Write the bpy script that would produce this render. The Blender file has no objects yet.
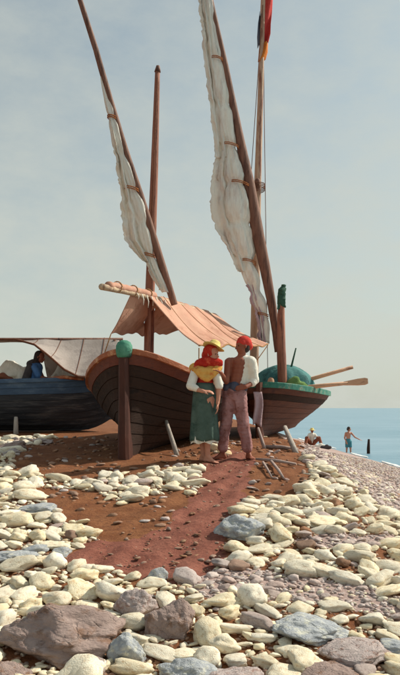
import bpy, bmesh, math, random
import numpy as np
from mathutils import Vector, Matrix, noise
R = math.radians
random.seed(7)
sc = bpy.context.scene
col = sc.collection

# ------------------------------------------------------------------ camera
EYE, FPX = 1.5, 700.0           # eye height, focal length in pixels of a 400 px wide picture
cam = bpy.data.cameras.new('camera'); camo = bpy.data.objects.new('camera', cam); col.objects.link(camo)
cam.sensor_fit = 'HORIZONTAL'; cam.sensor_width = 36; cam.lens = 36 * FPX / 400
cam.shift_y = 70.5 / 400; cam.clip_start = .1; cam.clip_end = 30000
camo.location = (0, 0, EYE); camo.rotation_euler = (R(90), 0, 0)
sc.camera = camo
# ------------------------------------------------------------------ light
SUN_AZ, SUN_EL = R(67), R(41)   # azimuth clockwise from +Y (behind the boats, to the right)
w = bpy.data.worlds.new('World'); sc.world = w; w.use_nodes = True
nt = w.node_tree; bg = nt.nodes['Background']
sky = nt.nodes.new('ShaderNodeTexSky'); sky.sky_type = 'NISHITA'; sky.sun_disc = False
sky.sun_elevation = SUN_EL; sky.sun_rotation = SUN_AZ
sky.air_density = 1.0; sky.dust_density = 2.2; sky.ozone_density = 1.5; sky.altitude = 0
hs = nt.nodes.new('ShaderNodeHueSaturation'); hs.inputs['Saturation'].default_value = .85
nt.links.new(sky.outputs[0], hs.inputs['Color'])
# thin high veil of cloud: slightly uneven whiteness over the whole sky
tc = nt.nodes.new('ShaderNodeTexCoord'); nz = nt.nodes.new('ShaderNodeTexNoise')
nz.inputs['Scale'].default_value = 11.0; nz.inputs['Detail'].default_value = 9; nz.inputs['Roughness'].default_value = .62
mpw = nt.nodes.new('ShaderNodeMapping'); mpw.inputs['Scale'].default_value = (1, 1, 2.0)
nt.links.new(tc.outputs['Generated'], mpw.inputs['Vector']); nt.links.new(mpw.outputs[0], nz.inputs['Vector'])
mr = nt.nodes.new('ShaderNodeMapRange'); mr.inputs['From Min'].default_value = .3; mr.inputs['From Max'].default_value = .75
mr.inputs['To Min'].default_value = .40; mr.inputs['To Max'].default_value = .70
nt.links.new(nz.outputs['Fac'], mr.inputs['Value'])
mx = nt.nodes.new('ShaderNodeMix'); mx.data_type = 'RGBA'
mx.inputs['B'].default_value = (4.95, 5.15, 4.6, 1)
sepw = nt.nodes.new('ShaderNodeSeparateXYZ'); nt.links.new(tc.outputs['Generated'], sepw.inputs[0])
hz = nt.nodes.new('ShaderNodeMapRange'); hz.inputs['From Min'].default_value = 0; hz.inputs['From Max'].default_value = .62; hz.inputs['To Min'].default_value = .42; hz.inputs['To Max'].default_value = -.22
nt.links.new(sepw.outputs['Z'], hz.inputs['Value'])
adw = nt.nodes.new('ShaderNodeMath'); adw.operation = 'ADD'; adw.use_clamp = True; nt.links.new(mr.outputs[0], adw.inputs[0]); nt.links.new(hz.outputs[0], adw.inputs[1])
nt.links.new(adw.outputs[0], mx.inputs['Factor']); grade = nt.nodes.new('ShaderNodeMix'); grade.data_type = 'RGBA'; grade.blend_type = 'MULTIPLY'; grade.inputs['Factor'].default_value = 1
grade.inputs['B'].default_value = (.93, 1.06, .96, 1); nt.links.new(hs.outputs[0], grade.inputs['A']); nt.links.new(grade.outputs['Result'], mx.inputs['A'])
nt.links.new(mx.outputs['Result'], bg.inputs['Color'])
bg.inputs['Strength'].default_value = .112
sun = bpy.data.lights.new('sun', 'SUN'); sun.energy = 4.3; sun.angle = R(.6); sun.color = (1, .93, .80)
suno = bpy.data.objects.new('sun', sun); col.objects.link(suno)
sdir = Vector((math.sin(SUN_AZ) * math.cos(SUN_EL), math.cos(SUN_AZ) * math.cos(SUN_EL), math.sin(SUN_EL)))
suno.rotation_euler = sdir.to_track_quat('Z', 'Y').to_euler(); suno.location = sdir * 50
sc.view_settings.view_transform = 'Standard'; sc.view_settings.look = 'None'
sc.view_settings.gamma = 1; sc.view_settings.exposure = 0.15; sc.view_settings.use_curve_mapping = False
sc.render.engine = 'CYCLES'

# ------------------------------------------------------------------ helpers
def lin(c):
    return tuple((v / 255 / 12.92) if v / 255 <= .04045 else ((v / 255 + .055) / 1.055) ** 2.4 for v in c)
def P(px, py, D):
    """picture position at distance D -> world"""
    return Vector(((px - 200) / FPX * D, D, EYE - (py - 408) / FPX * D))
def S(x, y, z):
    return 200 + x / y * FPX, 408 + (EYE - z) / y * FPX
def sm(t): t = max(0., min(1., t)); return t * t * (3 - 2 * t)
def lerp(a, b, t): return a + (b - a) * t
def interp(x, pts):
    return float(np.interp(x, [p[0] for p in pts], [p[1] for p in pts]))

def mat(name, c1, c2=None, scale=6, rough=.8, bump=.3, bscale=40, stretch=(1, 1, 1), third=None, tscale=2.5, spec=.3, per=0., coords='Object', trans=0., bdist=.02):
    m = bpy.data.materials.new(name); m.use_nodes = True
    n = m.node_tree.nodes; l = m.node_tree.links
    b = n['Principled BSDF']; b.inputs['Roughness'].default_value = rough
    b.inputs['Specular IOR Level'].default_value = spec
    t = n.new('ShaderNodeTexCoord'); mp = n.new('ShaderNodeMapping'); mp.inputs['Scale'].default_value = stretch
    l.new(t.outputs[coords], mp.inputs['Vector'])
    c2 = c2 or c1
    a = n.new('ShaderNodeTexNoise'); a.inputs['Scale'].default_value = scale; a.inputs['Detail'].default_value = 6; a.inputs['Roughness'].default_value = .65
    l.new(mp.outputs[0], a.inputs['Vector'])
    r = n.new('ShaderNodeMapRange'); r.inputs['From Min'].default_value = .35; r.inputs['From Max'].default_value = .65
    l.new(a.outputs['Fac'], r.inputs['Value'])
    x = n.new('ShaderNodeMix'); x.data_type = 'RGBA'
    x.inputs['A'].default_value = (*lin(c1), 1); x.inputs['B'].default_value = (*lin(c2), 1)
    l.new(r.outputs[0], x.inputs['Factor']); out = x.outputs['Result']
    if third:
        a3 = n.new('ShaderNodeTexNoise'); a3.inputs['Scale'].default_value = tscale; a3.inputs['Detail'].default_value = 8; a3.inputs['Roughness'].default_value = .7
        l.new(mp.outputs[0], a3.inputs['Vector'])
        r3 = n.new('ShaderNodeMapRange'); r3.inputs['From Min'].default_value = .52; r3.inputs['From Max'].default_value = .62
        l.new(a3.outputs['Fac'], r3.inputs['Value'])
        x3 = n.new('ShaderNodeMix'); x3.data_type = 'RGBA'; x3.inputs['B'].default_value = (*lin(third), 1)
        l.new(r3.outputs[0], x3.inputs['Factor']); l.new(out, x3.inputs['A']); out = x3.outputs['Result']
    if per:
        oi = n.new('ShaderNodeObjectInfo'); ge = n.new('ShaderNodeNewGeometry')
        ad = n.new('ShaderNodeMath'); ad.operation = 'ADD'; l.new(oi.outputs['Random'], ad.inputs[0]); l.new(ge.outputs['Random Per Island'], ad.inputs[1])
        fr = n.new('ShaderNodeMath'); fr.operation = 'FRACT'; l.new(ad.outputs[0], fr.inputs[0])
        rr = n.new('ShaderNodeMapRange'); rr.inputs['To Min'].default_value = 1 - per; rr.inputs['To Max'].default_value = 1 + per * .6
        l.new(fr.outputs[0], rr.inputs['Value'])
        h = n.new('ShaderNodeHueSaturation'); l.new(rr.outputs[0], h.inputs['Value']); l.new(out, h.inputs['Color'])
        f2 = n.new('ShaderNodeMath'); f2.operation = 'MULTIPLY'; f2.inputs[1].default_value = 7.13; l.new(fr.outputs[0], f2.inputs[0])
        f3 = n.new('ShaderNodeMath'); f3.operation = 'FRACT'; l.new(f2.outputs[0], f3.inputs[0])
        rs = n.new('ShaderNodeMapRange'); rs.inputs['To Min'].default_value = .65; rs.inputs['To Max'].default_value = 1.08
        l.new(f3.outputs[0], rs.inputs['Value']); l.new(rs.outputs[0], h.inputs['Saturation']); out = h.outputs['Color']
    l.new(out, b.inputs['Base Color'])
    if bump:
        bn = n.new('ShaderNodeTexNoise'); bn.inputs['Scale'].default_value = bscale; bn.inputs['Detail'].default_value = 6
        l.new(mp.outputs[0], bn.inputs['Vector'])
        bp = n.new('ShaderNodeBump'); bp.inputs['Strength'].default_value = bump; bp.inputs['Distance'].default_value = bdist
        l.new(bn.outputs['Fac'], bp.inputs['Height']); l.new(bp.outputs[0], b.inputs['Normal'])
    if trans:
        tb = n.new('ShaderNodeBsdfTranslucent'); ms = n.new('ShaderNodeMixShader'); ms.inputs[0].default_value = trans
        l.new(out, tb.inputs['Color']); l.new(b.outputs[0], ms.inputs[1]); l.new(tb.outputs[0], ms.inputs[2]); l.new(ms.outputs[0], n['Material Output'].inputs['Surface'])
    return m

def mesh(name, verts, faces, m, parent=None, smooth=True, mats=None, fm=None):
    me = bpy.data.meshes.new(name); me.from_pydata([tuple(v) for v in verts], [], faces); me.update()
    for k in (mats or [m]): me.materials.append(k)
    if fm is not None: me.polygons.foreach_set('material_index', np.array(fm, dtype=np.int32))
    if smooth: me.polygons.foreach_set('use_smooth', np.ones(len(me.polygons), dtype=bool))
    o = bpy.data.objects.new(name, me); col.objects.link(o)
    if parent: o.parent = parent
    return o
def tag(o, label=None, cat=None, group=None, kind=None):
    if label: o['label'] = label
    if cat: o['category'] = cat
    if group: o['group'] = group
    if kind: o['kind'] = kind
    return o
def empty(name, loc, rot=(0, 0, 0)):
    o = bpy.data.objects.new(name, None); col.objects.link(o); o.location = loc; o.rotation_euler = rot; o.empty_display_size = .2
    return o

class MB:
    def __init__(s): s.v = []; s.f = []
    def tube(s, pts, rad, n=10, cap=True, jit=0.):
        pts = [Vector(p) for p in pts]
        if not hasattr(rad, '__len__'): rad = [rad] * len(pts)
        b0 = len(s.v); up = None
        for i, p in enumerate(pts):
            t = (pts[min(i + 1, len(pts) - 1)] - pts[max(i - 1, 0)]).normalized()
            if up is None: up = Vector((0, 0, 1)) if abs(t.z) < .9 else Vector((0, 1, 0))
            a = t.cross(up).normalized(); up = a.cross(t).normalized()
            for k in range(n):
                q = 2 * math.pi * k / n
                rr = rad[i] * (1 + random.uniform(-jit, jit))
                s.v.append(p + a * math.cos(q) * rr + up * math.sin(q) * rr)
        for i in range(len(pts) - 1):
            for k in range(n):
                k2 = (k + 1) % n
                s.f.append((b0 + i * n + k, b0 + i * n + k2, b0 + (i + 1) * n + k2, b0 + (i + 1) * n + k))
        if cap:
            s.f.append(tuple(b0 + k for k in range(n))[::-1]); e = b0 + (len(pts) - 1) * n
            s.f.append(tuple(e + k for k in range(n)))
        return s
    def ring(s, rings, closed=True, cap=True):
        """rings: list of equal-length vertex loops"""
        b0 = len(s.v); n = len(rings[0])
        for r in rings: s.v.extend(Vector(q) for q in r)
        for i in range(len(rings) - 1):
            for k in range(n if closed else n - 1):
                k2 = (k + 1) % n
                s.f.append((b0 + i * n + k, b0 + i * n + k2, b0 + (i + 1) * n + k2, b0 + (i + 1) * n + k))
        if cap and closed:
            s.f.append(tuple(b0 + k for k in range(n))[::-1]); e = b0 + (len(rings) - 1) * n
            s.f.append(tuple(e + k for k in range(n)))
        return s
    def box(s, c, d, M=None):
        b0 = len(s.v)
        for x in (-1, 1):
            for y in (-1, 1):
                for z in (-1, 1):
                    p = Vector((x * d[0] / 2, y * d[1] / 2, z * d[2] / 2))
                    s.v.append((M @ p if M else p) + Vector(c))
        for f in ((0, 1, 3, 2), (4, 6, 7, 5), (0, 4, 5, 1), (2, 3, 7, 6), (0, 2, 6, 4), (1, 5, 7, 3)): s.f.append(tuple(b0 + i for i in f))
        return s
    def build(s, name, m, parent=None, smooth=True): return mesh(name, s.v, s.f, m, parent, smooth)

def sheet(name, grid, m, parent=None, thick=.008, hole=None):
    """cloth: grid[i][j] of points, given real thickness"""
    ni, nj = len(grid), len(grid[0])
    v = [Vector(p) for r in grid for p in r]; f = []
    for i in range(ni - 1):
        for j in range(nj - 1):
            q = (i * nj + j, i * nj + j + 1, (i + 1) * nj + j + 1, (i + 1) * nj + j)
            if hole and hole(sum((v[k] for k in q), Vector()) / 4): continue
            f.append(q)
    o = mesh(name, v, f, m, parent)
    md = o.modifiers.new('thickness', 'SOLIDIFY'); md.thickness = thick; md.offset = 0
    return o

def blob(name, caps, m, parent=None, vox=.012, smooth=6):
    """one continuous surface grown round tapered limbs: caps = (p0, r0, p1, r1[, flatten])"""
    bm = bmesh.new()
    for c in caps:
        p0, r0, p1, r1 = Vector(c[0]), c[1], Vector(c[2]), c[3]
        d = p1 - p0; L = d.length
        n = max(2, int(L / (min(r0, r1) * .5 + .004)) + 1); n = min(n, 14)
        q = d.to_track_quat('Z', 'Y').to_matrix().to_4x4() if L > 1e-5 else Matrix()
        for i in range(n + 1):
            t = i / n; rr = lerp(r0, r1, t); p = p0.lerp(p1, t)
            sca = c[4] if len(c) > 4 else (1, 1, 1)
            bmesh.ops.create_icosphere(bm, subdivisions=2, radius=rr, matrix=Matrix.Translation(p) @ Matrix.Diagonal((*sca, 1)))
    me = bpy.data.meshes.new(name); bm.to_mesh(me); bm.free()
    o = bpy.data.objects.new(name, me); col.objects.link(o)
    rm = o.modifiers.new('r', 'REMESH'); rm.mode = 'VOXEL'; rm.voxel_size = vox
    s = o.modifiers.new('s', 'SMOOTH'); s.factor = .5; s.iterations = smooth
    dg = bpy.context.evaluated_depsgraph_get(); me2 = bpy.data.meshes.new_from_object(o.evaluated_get(dg))
    o.modifiers.clear(); o.data = me2; me2.name = name
    me2.materials.clear(); me2.materials.append(m)
    me2.polygons.foreach_set('use_smooth', np.ones(len(me2.polygons), dtype=bool))
    if parent: o.parent = parent
    return o

# ------------------------------------------------------------------ materials
M = {}
M['hull_dark'] = mat('hull_dark', (44, 28, 20), (60, 38, 27), 3, .85, .3, 30, (1, .25, 3), third=(34, 22, 17), tscale=3)
M['hull_red'] = mat('hull_red', (96, 48, 34), (120, 62, 42), 4, .6, .3, 35, (1, .3, 3), third=(86, 46, 36), tscale=4)
M['rail_red'] = mat('rail_red', (150, 84, 54), (176, 108, 74), 5, .6, .35, 40, (1, .3, 1), third=(206, 160, 122), tscale=5)
M['stem'] = mat('stem', (64, 34, 26), (82, 46, 35), 5, .65, .4, 25, (1, 1, .3))
M['stem_green'] = mat('stem_green', (62, 128, 104), (92, 150, 126), 8, .75, .5, 30, third=(52, 84, 72), tscale=6)
M['teal'] = mat('teal', (48, 112, 96), (72, 132, 114), 7, .7, .4, 30, third=(122, 132, 112), tscale=7)
M['hull_brown'] = mat('hull_brown', (80, 44, 31), (102, 58, 40), 4, .65, .3, 30, (1, .3, 3), third=(70, 40, 34), tscale=3)
M['navy'] = mat('navy', (44, 50, 58), (62, 68, 76), 4, .65, .3, 30, (1, .3, 3), third=(84, 88, 92), tscale=4)
M['blue'] = mat('blue', (58, 82, 108), (74, 98, 124), 6, .6, .3, 30, (1, .3, 1), third=(86, 108, 130), tscale=6)
M['deck'] = mat('deck', (120, 92, 70), (150, 118, 90), 4, .8, .4, 30, (4, .4, 1))
M['mast'] = mat('mast', (138, 86, 68), (164, 108, 84), 5, .7, .4, 25, (3, 3, .35), third=(102, 64, 56), tscale=4)
M['spar'] = mat('spar', (112, 76, 62), (138, 98, 80), 5, .7, .4, 25, (3, 3, .35), third=(82, 54, 46), tscale=3)
M['pale_wood'] = mat('pale_wood', (186, 160, 132), (206, 182, 152), 5, .75, .4, 25, (3, 3, .5), third=(150, 118, 96), tscale=4)
M['mast_pale'] = mat('mast_pale', (176, 138, 114), (198, 166, 140), 5, .75, .4, 25, (3, 3, .35), third=(134, 86, 70), tscale=3)
M['oar'] = mat('oar', (196, 148, 116), (212, 170, 136), 5, .65, .3, 25, (.4, 3, 3), third=(158, 112, 86), tscale=5)
M['grey_wood'] = mat('grey_wood', (156, 146, 138), (182, 172, 160), 6, .8, .4, 30, (3, 3, .5))
M['sail'] = mat('sail', (246, 240, 226), (250, 246, 236), 3, .9, .9, 9, (1.6, 1.6, .35), third=(232, 222, 212), tscale=3.5, spec=.1, trans=.25, bdist=.05)
M['canvas'] = mat('canvas', (210, 160, 138), (222, 178, 154), 2.5, .9, .35, 22, third=(194, 144, 122), tscale=2, spec=.1, trans=.22)
M['tarp_grey'] = mat('tarp_grey', (172, 160, 152), (188, 176, 168), 2.5, .9, .35, 22, third=(160, 148, 142), tscale=2, spec=.1, trans=.2)
M['rope'] = mat('rope', (160, 116, 78), (186, 142, 98), 30, .9, .5, 120, spec=.1)
M['dark_rope'] = mat('dark_rope', (104, 66, 52), (124, 84, 64), 30, .9, .5, 120, spec=.1)
M['lash'] = mat('lash', (178, 112, 66), (150, 90, 54), 20, .9, .5, 90, spec=.1)
M['flag_red'] = mat('flag_red', (190, 62, 58), (206, 82, 74), 5, .9, .3, 30, spec=.1)
M['flag_orange'] = mat('flag_orange', (206, 122, 50), (190, 100, 44), 6, .9, .3, 30, spec=.1)
M['flag_slate'] = mat('flag_slate', (84, 90, 104), (98, 100, 112), 6, .9, .3, 30, spec=.1)
M['tarp_teal'] = mat('tarp_teal', (62, 108, 108), (84, 132, 128), 4, .85, .4, 20, third=(48, 84, 82), tscale=3, spec=.15)
M['sack_green'] = mat('sack_green', (98, 126, 72), (122, 148, 88), 8, .95, .5, 60, spec=.1)
M['dark_green'] = mat('dark_green', (44, 78, 62), (58, 92, 74), 10, .8, .4, 40)
M['skin'] = mat('skin', (186, 128, 104), (198, 142, 118), 6, .6, .1, 60)
M['skin_tan'] = mat('skin_tan', (132, 74, 56), (150, 88, 66), 6, .6, .1, 60)
M['skirt'] = mat('skirt', (70, 88, 80), (88, 106, 98), 5, .9, .4, 50, third=(58, 78, 72), tscale=4, spec=.1)
M['red_cloth'] = mat('red_cloth', (176, 46, 38), (192, 62, 48), 6, .95, .5, 60, third=(206, 92, 66), tscale=9, spec=.05)
M['red_cap'] = mat('red_cap', (190, 54, 48), (206, 76, 66), 8, .9, .4, 60, spec=.1)
M['ochre'] = mat('ochre', (212, 156, 76), (222, 174, 96), 8, .9, .4, 50, third=(206, 126, 66), tscale=6, spec=.1)
M['straw'] = mat('straw', (226, 200, 116), (238, 216, 140), 20, .85, .6, 90, spec=.15)
M['white_cloth'] = mat('white_cloth', (226, 220, 206), (236, 232, 220), 6, .9, .4, 40, spec=.1)
M['lilac_cloth'] = mat('lilac_cloth', (176, 150, 154), (192, 168, 170), 5, .9, .4, 35, third=(158, 128, 134), tscale=4, spec=.1)
M['trousers'] = mat('trousers', (152, 108, 106), (172, 130, 128), 6, .9, .5, 40, third=(132, 88, 82), tscale=5, spec=.1)
M['sash'] = mat('sash', (74, 76, 92), (90, 92, 106), 8, .9, .4, 50, spec=.1)
M['hair'] = mat('hair', (46, 36, 32), (60, 46, 40), 20, .7, .6, 90)
M['cloak'] = mat('cloak', (70, 64, 64), (86, 78, 78), 6, .9, .4, 40, spec=.1)
M['blue_cloth'] = mat('blue_cloth', (66, 100, 146), (86, 120, 164), 6, .9, .4, 40, spec=.1)
M['trunks'] = mat('trunks', (60, 120, 132), (74, 138, 148), 6, .8, .3, 40)
M['brown_cloth'] = mat('brown_cloth', (128, 76, 58), (146, 92, 70), 6, .9, .4, 40, spec=.1)
M['iron'] = mat('iron', (150, 130, 124), (172, 152, 142), 10, .8, .4, 50)
M['stone_pale'] = mat('stone_pale', (222, 206, 172), (236, 224, 196), 5, .9, .42, 16, third=(204, 176, 138), tscale=3, per=.19, spec=.2)
M['stone_lilac'] = mat('stone_lilac', (182, 160, 152), (200, 182, 172), 10, .85, .5, 40, third=(164, 138, 130), tscale=6, per=.14, spec=.2)
M['stone_brown'] = mat('stone_brown', (140, 100, 76), (166, 128, 100), 10, .85, .5, 40, per=.25, spec=.2)
M['rock_mauve'] = mat('rock_mauve', (140, 120, 113), (162, 142, 134), 3, .9, .6, 14, third=(128, 100, 84), tscale=2.2, spec=.2)
M['rock_lilac'] = mat('rock_lilac', (170, 154, 150), (190, 176, 170), 4, .9, .6, 16, third=(150, 122, 112), tscale=3, spec=.2)
M['rock_grey'] = mat('rock_grey', (150, 154, 160), (178, 180, 180), 4, .9, .6, 16, third=(200, 198, 184), tscale=3, spec=.2)
M['foam'] = mat('foam', (226, 226, 220), (240, 240, 236), 12, .7, .5, 20)

# ------------------------------------------------------------------ the lie of the beach
PY = [(-30, -.6), (-4, -.2), (2, -.1), (4, -.02), (6, .29), (8, .55), (10, .785), (13, .93), (16, 1.03), (22, 1.03), (58, .92), (80, 0), (200, -4), (400, -8)]
QX = [(-500, .0), (1.15, 0), (1.63, .03), (2.1, .2), (2.43, .37), (4, 1.1), (7.3, 1.76), (8, 1.9), (12, 2.6), (30, 5), (60, 8)]
def zg(x, y):
    z = interp(y, PY) - interp(x, QX)
    if y < 4: z += .0
    k = 1.0 if y < 16 else .3
    return z + k * (.035 * noise.noise(Vector((x * 1.1, y * 1.1, 0))) + .014 * noise.noise(Vector((x * 4, y * 4, 3))))
def hit(px, py):
    """ground point seen at a picture position"""
    dx, dz = (px - 200) / FPX, -(py - 408) / FPX
    y = 2.5
    while y < 80:
        if EYE + dz * y < zg(dx * y, y): break
        y += .02
    return Vector((dx * y, y, zg(dx * y, y)))
def inside(p, poly):
    x, y = p; c = False
    for i in range(len(poly)):
        (x1, y1), (x2, y2) = poly[i], poly[i - 1]
        if (y1 > y) != (y2 > y) and x < (x2 - x1) * (y - y1) / (y2 - y1) + x1: c = not c
    return c
SHADOW_PATCH = [(254, 452), (250, 488), (226, 540), (212, 572), (172, 582), (130, 575), (95, 567), (62, 557), (88, 541), (135, 537), (168, 522), (192, 497), (200, 470), (213, 452)]  # outline of the reddish cast shadow, painted into the ground colour
SHADOW_BARE = [[(14, 447), (72, 434), (115, 428), (214, 444), (207, 460), (160, 470), (112, 478), (45, 479), (10, 470)],  # brown shadow shapes, imitated by leaving the pale stones off the earth
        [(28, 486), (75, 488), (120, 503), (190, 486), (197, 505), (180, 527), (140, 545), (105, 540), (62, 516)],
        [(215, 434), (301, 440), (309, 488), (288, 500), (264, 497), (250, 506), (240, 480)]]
LILAC = [[(285, 425), (291, 442), (300, 456), (340, 478), (400, 521), (420, 535), (420, 430)],
         [(290, 543), (320, 533), (400, 534), (410, 543), (330, 548)],
         [(184, 583), (215, 569), (300, 574), (410, 597), (410, 622), (345, 606), (280, 599), (200, 598)]]
def wob(x, y): return 9 * noise.noise(Vector((x * 3.1, y * 3.1, 9))), 5 * noise.noise(Vector((x * 3.1, y * 3.1, 17)))
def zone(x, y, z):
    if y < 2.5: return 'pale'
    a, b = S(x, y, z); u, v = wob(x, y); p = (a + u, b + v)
    if inside(p, SHADOW_PATCH): return 'shadow_patch'
    if any(inside(p, q) for q in SHADOW_BARE): return 'bare'
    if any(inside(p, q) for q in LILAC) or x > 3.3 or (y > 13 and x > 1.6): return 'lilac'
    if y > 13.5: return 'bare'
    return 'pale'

def axis(dense0, dense1, step, lo, hi):
    a = list(np.arange(dense0, dense1, step)); s = step; x = dense0
    left = []
    while x > lo: s *= 1.22; x -= s; left.append(x)
    s = step; x = a[-1]; right = []
    while x < hi: s *= 1.22; x += s; right.append(x)
    return left[::-1] + a + right
xs = axis(-3.2, 4.2, .05, -400, 60); ys = axis(3.2, 13, .05, -30, 400)
nx, ny = len(xs), len(ys)
gv = []; za = []; zl = []
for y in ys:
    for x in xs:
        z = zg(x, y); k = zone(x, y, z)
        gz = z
        if k in ('shadow_patch', 'bare') and y < 13:
            pr = x * .94 - y * .34; gz += (.014 if k == 'shadow_patch' else .007) * (math.sin(pr * 21 + 3 * noise.noise(Vector((x, y, 4)))) + noise.noise(Vector((x * 7, y * 7, 8))))
        gv.append((x, y, gz)); za.append(1. if k == 'shadow_patch' else 0.); zl.append(1. if k == 'lilac' else 0.)
gf = [(j * nx + i, j * nx + i + 1, (j + 1) * nx + i + 1, (j + 1) * nx + i) for j in range(ny - 1) for i in range(nx - 1)]
gm = bpy.data.materials.new('beach_earth'); gm.use_nodes = True
n = gm.node_tree.nodes; l = gm.node_tree.links; b = n['Principled BSDF']; b.inputs['Roughness'].default_value = .9; b.inputs['Specular IOR Level'].default_value = .2
geo = n.new('ShaderNodeNewGeometry')
def noi(s, d=8, r=.65):
    a = n.new('ShaderNodeTexNoise'); a.inputs['Scale'].default_value = s; a.inputs['Detail'].default_value = d; a.inputs['Roughness'].default_value = r
    l.new(geo.outputs['Position'], a.inputs['Vector']); return a
def mixc(f, a, c, lo=.4, hi=.6):
    r = n.new('ShaderNodeMapRange'); r.inputs['From Min'].default_value = lo; r.inputs['From Max'].default_value = hi; l.new(f, r.inputs['Value'])
    x = n.new('ShaderNodeMix'); x.data_type = 'RGBA'; l.new(r.outputs[0], x.inputs['Factor'])
    for s, v in (('A', a), ('B', c)):
        if isinstance(v, tuple): x.inputs[s].default_value = (*lin(v), 1)
        else: l.new(v, x.inputs[s])
    return x.outputs['Result']
n1, n2, n3 = noi(3.5), noi(26), noi(90, 4)
earth = mixc(n1.outputs['Fac'], (116, 70, 42), (138, 90, 58)); earth = mixc(n2.outputs['Fac'], earth, (98, 58, 38), .5, .7)
red = mixc(n1.outputs['Fac'], (126, 74, 60), (146, 92, 76)); red = mixc(n2.outputs['Fac'], red, (104, 60, 50), .48, .68)  # shadow colour painted on the ground before the boats
lil = mixc(n2.outputs['Fac'], (168, 144, 136), (186, 164, 156)); lil = mixc(n3.outputs['Fac'], lil, (150, 124, 114), .52, .66)
def attr(nm):
    a = n.new('ShaderNodeAttribute'); a.attribute_name = nm; return a.outputs['Fac']
def ragged(f):
    m1 = n.new('ShaderNodeMath'); m1.operation = 'MULTIPLY_ADD'; m1.inputs[1].default_value = 2.2; m1.inputs[2].default_value = -1.1; l.new(n2.outputs['Fac'], m1.inputs[0])
    m2 = n.new('ShaderNodeMath'); m2.operation = 'ADD'; l.new(f, m2.inputs[0]); l.new(m1.outputs[0], m2.inputs[1]); return m2.outputs[0]
c = mixc(ragged(attr('shadow_patch')), earth, red, .35, .65); c = mixc(ragged(attr('shingle')), c, lil, .35, .65)
l.new(c, b.inputs['Base Color'])
bp = n.new('ShaderNodeBump'); bp.inputs['Strength'].default_value = .7; bp.inputs['Distance'].default_value = .025
l.new(n2.outputs['Fac'], bp.inputs['Height'])
bp2 = n.new('ShaderNodeBump'); bp2.inputs['Strength'].default_value = .5; bp2.inputs['Distance'].default_value = .01
l.new(n3.outputs['Fac'], bp2.inputs['Height']); l.new(bp.outputs[0], bp2.inputs['Normal']); l.new(bp2.outputs[0], b.inputs['Normal'])
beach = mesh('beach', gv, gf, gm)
for nm, arr in (('shadow_patch', za), ('shingle', zl)):
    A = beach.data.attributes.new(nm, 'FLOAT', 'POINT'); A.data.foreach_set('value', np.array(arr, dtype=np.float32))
tag(beach, 'sloping pebble beach of brown earth and lilac shingle', None, None, 'structure')

# sea
SEA = -.85
wm = bpy.data.materials.new('sea_water'); wm.use_nodes = True
n = wm.node_tree.nodes; l = wm.node_tree.links; b = n['Principled BSDF']
b.inputs['Base Color'].default_value = (*lin((128, 156, 172)), 1); b.inputs['Roughness'].default_value = .32; b.inputs['Specular IOR Level'].default_value = .35
geo = n.new('ShaderNodeNewGeometry'); mp = n.new('ShaderNodeMapping'); mp.inputs['Scale'].default_value = (.5, 1.6, 1); l.new(geo.outputs['Position'], mp.inputs['Vector'])
wn = n.new('ShaderNodeTexNoise'); wn.inputs['Scale'].default_value = 1.4; wn.inputs['Detail'].default_value = 8; wn.inputs['Roughness'].default_value = .6
l.new(mp.outputs[0], wn.inputs['Vector'])
bp = n.new('ShaderNodeBump'); bp.inputs['Strength'].default_value = .55; bp.inputs['Distance'].default_value = .22; l.new(wn.outputs['Fac'], bp.inputs['Height']); l.new(bp.outputs[0], b.inputs['Normal'])
lane = n.new('ShaderNodeTexNoise'); lane.inputs['Scale'].default_value = .22; lane.inputs['Detail'].default_value = 7; lane.inputs['Roughness'].default_value = .7
mp3 = n.new('ShaderNodeMapping'); mp3.inputs['Scale'].default_value = (.35, 1, 1); l.new(geo.outputs['Position'], mp3.inputs['Vector']); l.new(mp3.outputs[0], lane.inputs['Vector'])
lr = n.new('ShaderNodeMapRange'); lr.inputs['From Min'].default_value = .38; lr.inputs['From Max'].default_value = .62; l.new(lane.outputs['Fac'], lr.inputs['Value'])
lm = n.new('ShaderNodeMix'); lm.data_type = 'RGBA'; lm.inputs['A'].default_value = (*lin((108, 146, 164)), 1); lm.inputs['B'].default_value = (*lin((134, 164, 180)), 1)
l.new(lr.outputs[0], lm.inputs['Factor']); l.new(lm.outputs['Result'], b.inputs['Base Color'])
sx = [-9000, -2000, -300] + list(np.arange(2, 60, 2.)) + [100, 300, 1500, 9000]; sy = [-200, -40] + list(np.arange(-10, 120, 2.)) + [150, 220, 400, 900, 2500, 7000, 20000]
sv = [(x, y, SEA + (.03 * noise.noise(Vector((x * .35, y * .8, 0))) if 2 < x < 60 and -10 < y < 120 else 0)) for y in sy for x in sx]
sf = [(j * len(sx) + i, j * len(sx) + i + 1, (j + 1) * len(sx) + i + 1, (j + 1) * len(sx) + i) for j in range(len(sy) - 1) for i in range(len(sx) - 1)]
tag(mesh('sea', sv, sf, wm), 'calm pale blue sea', None, None, 'structure')
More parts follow.
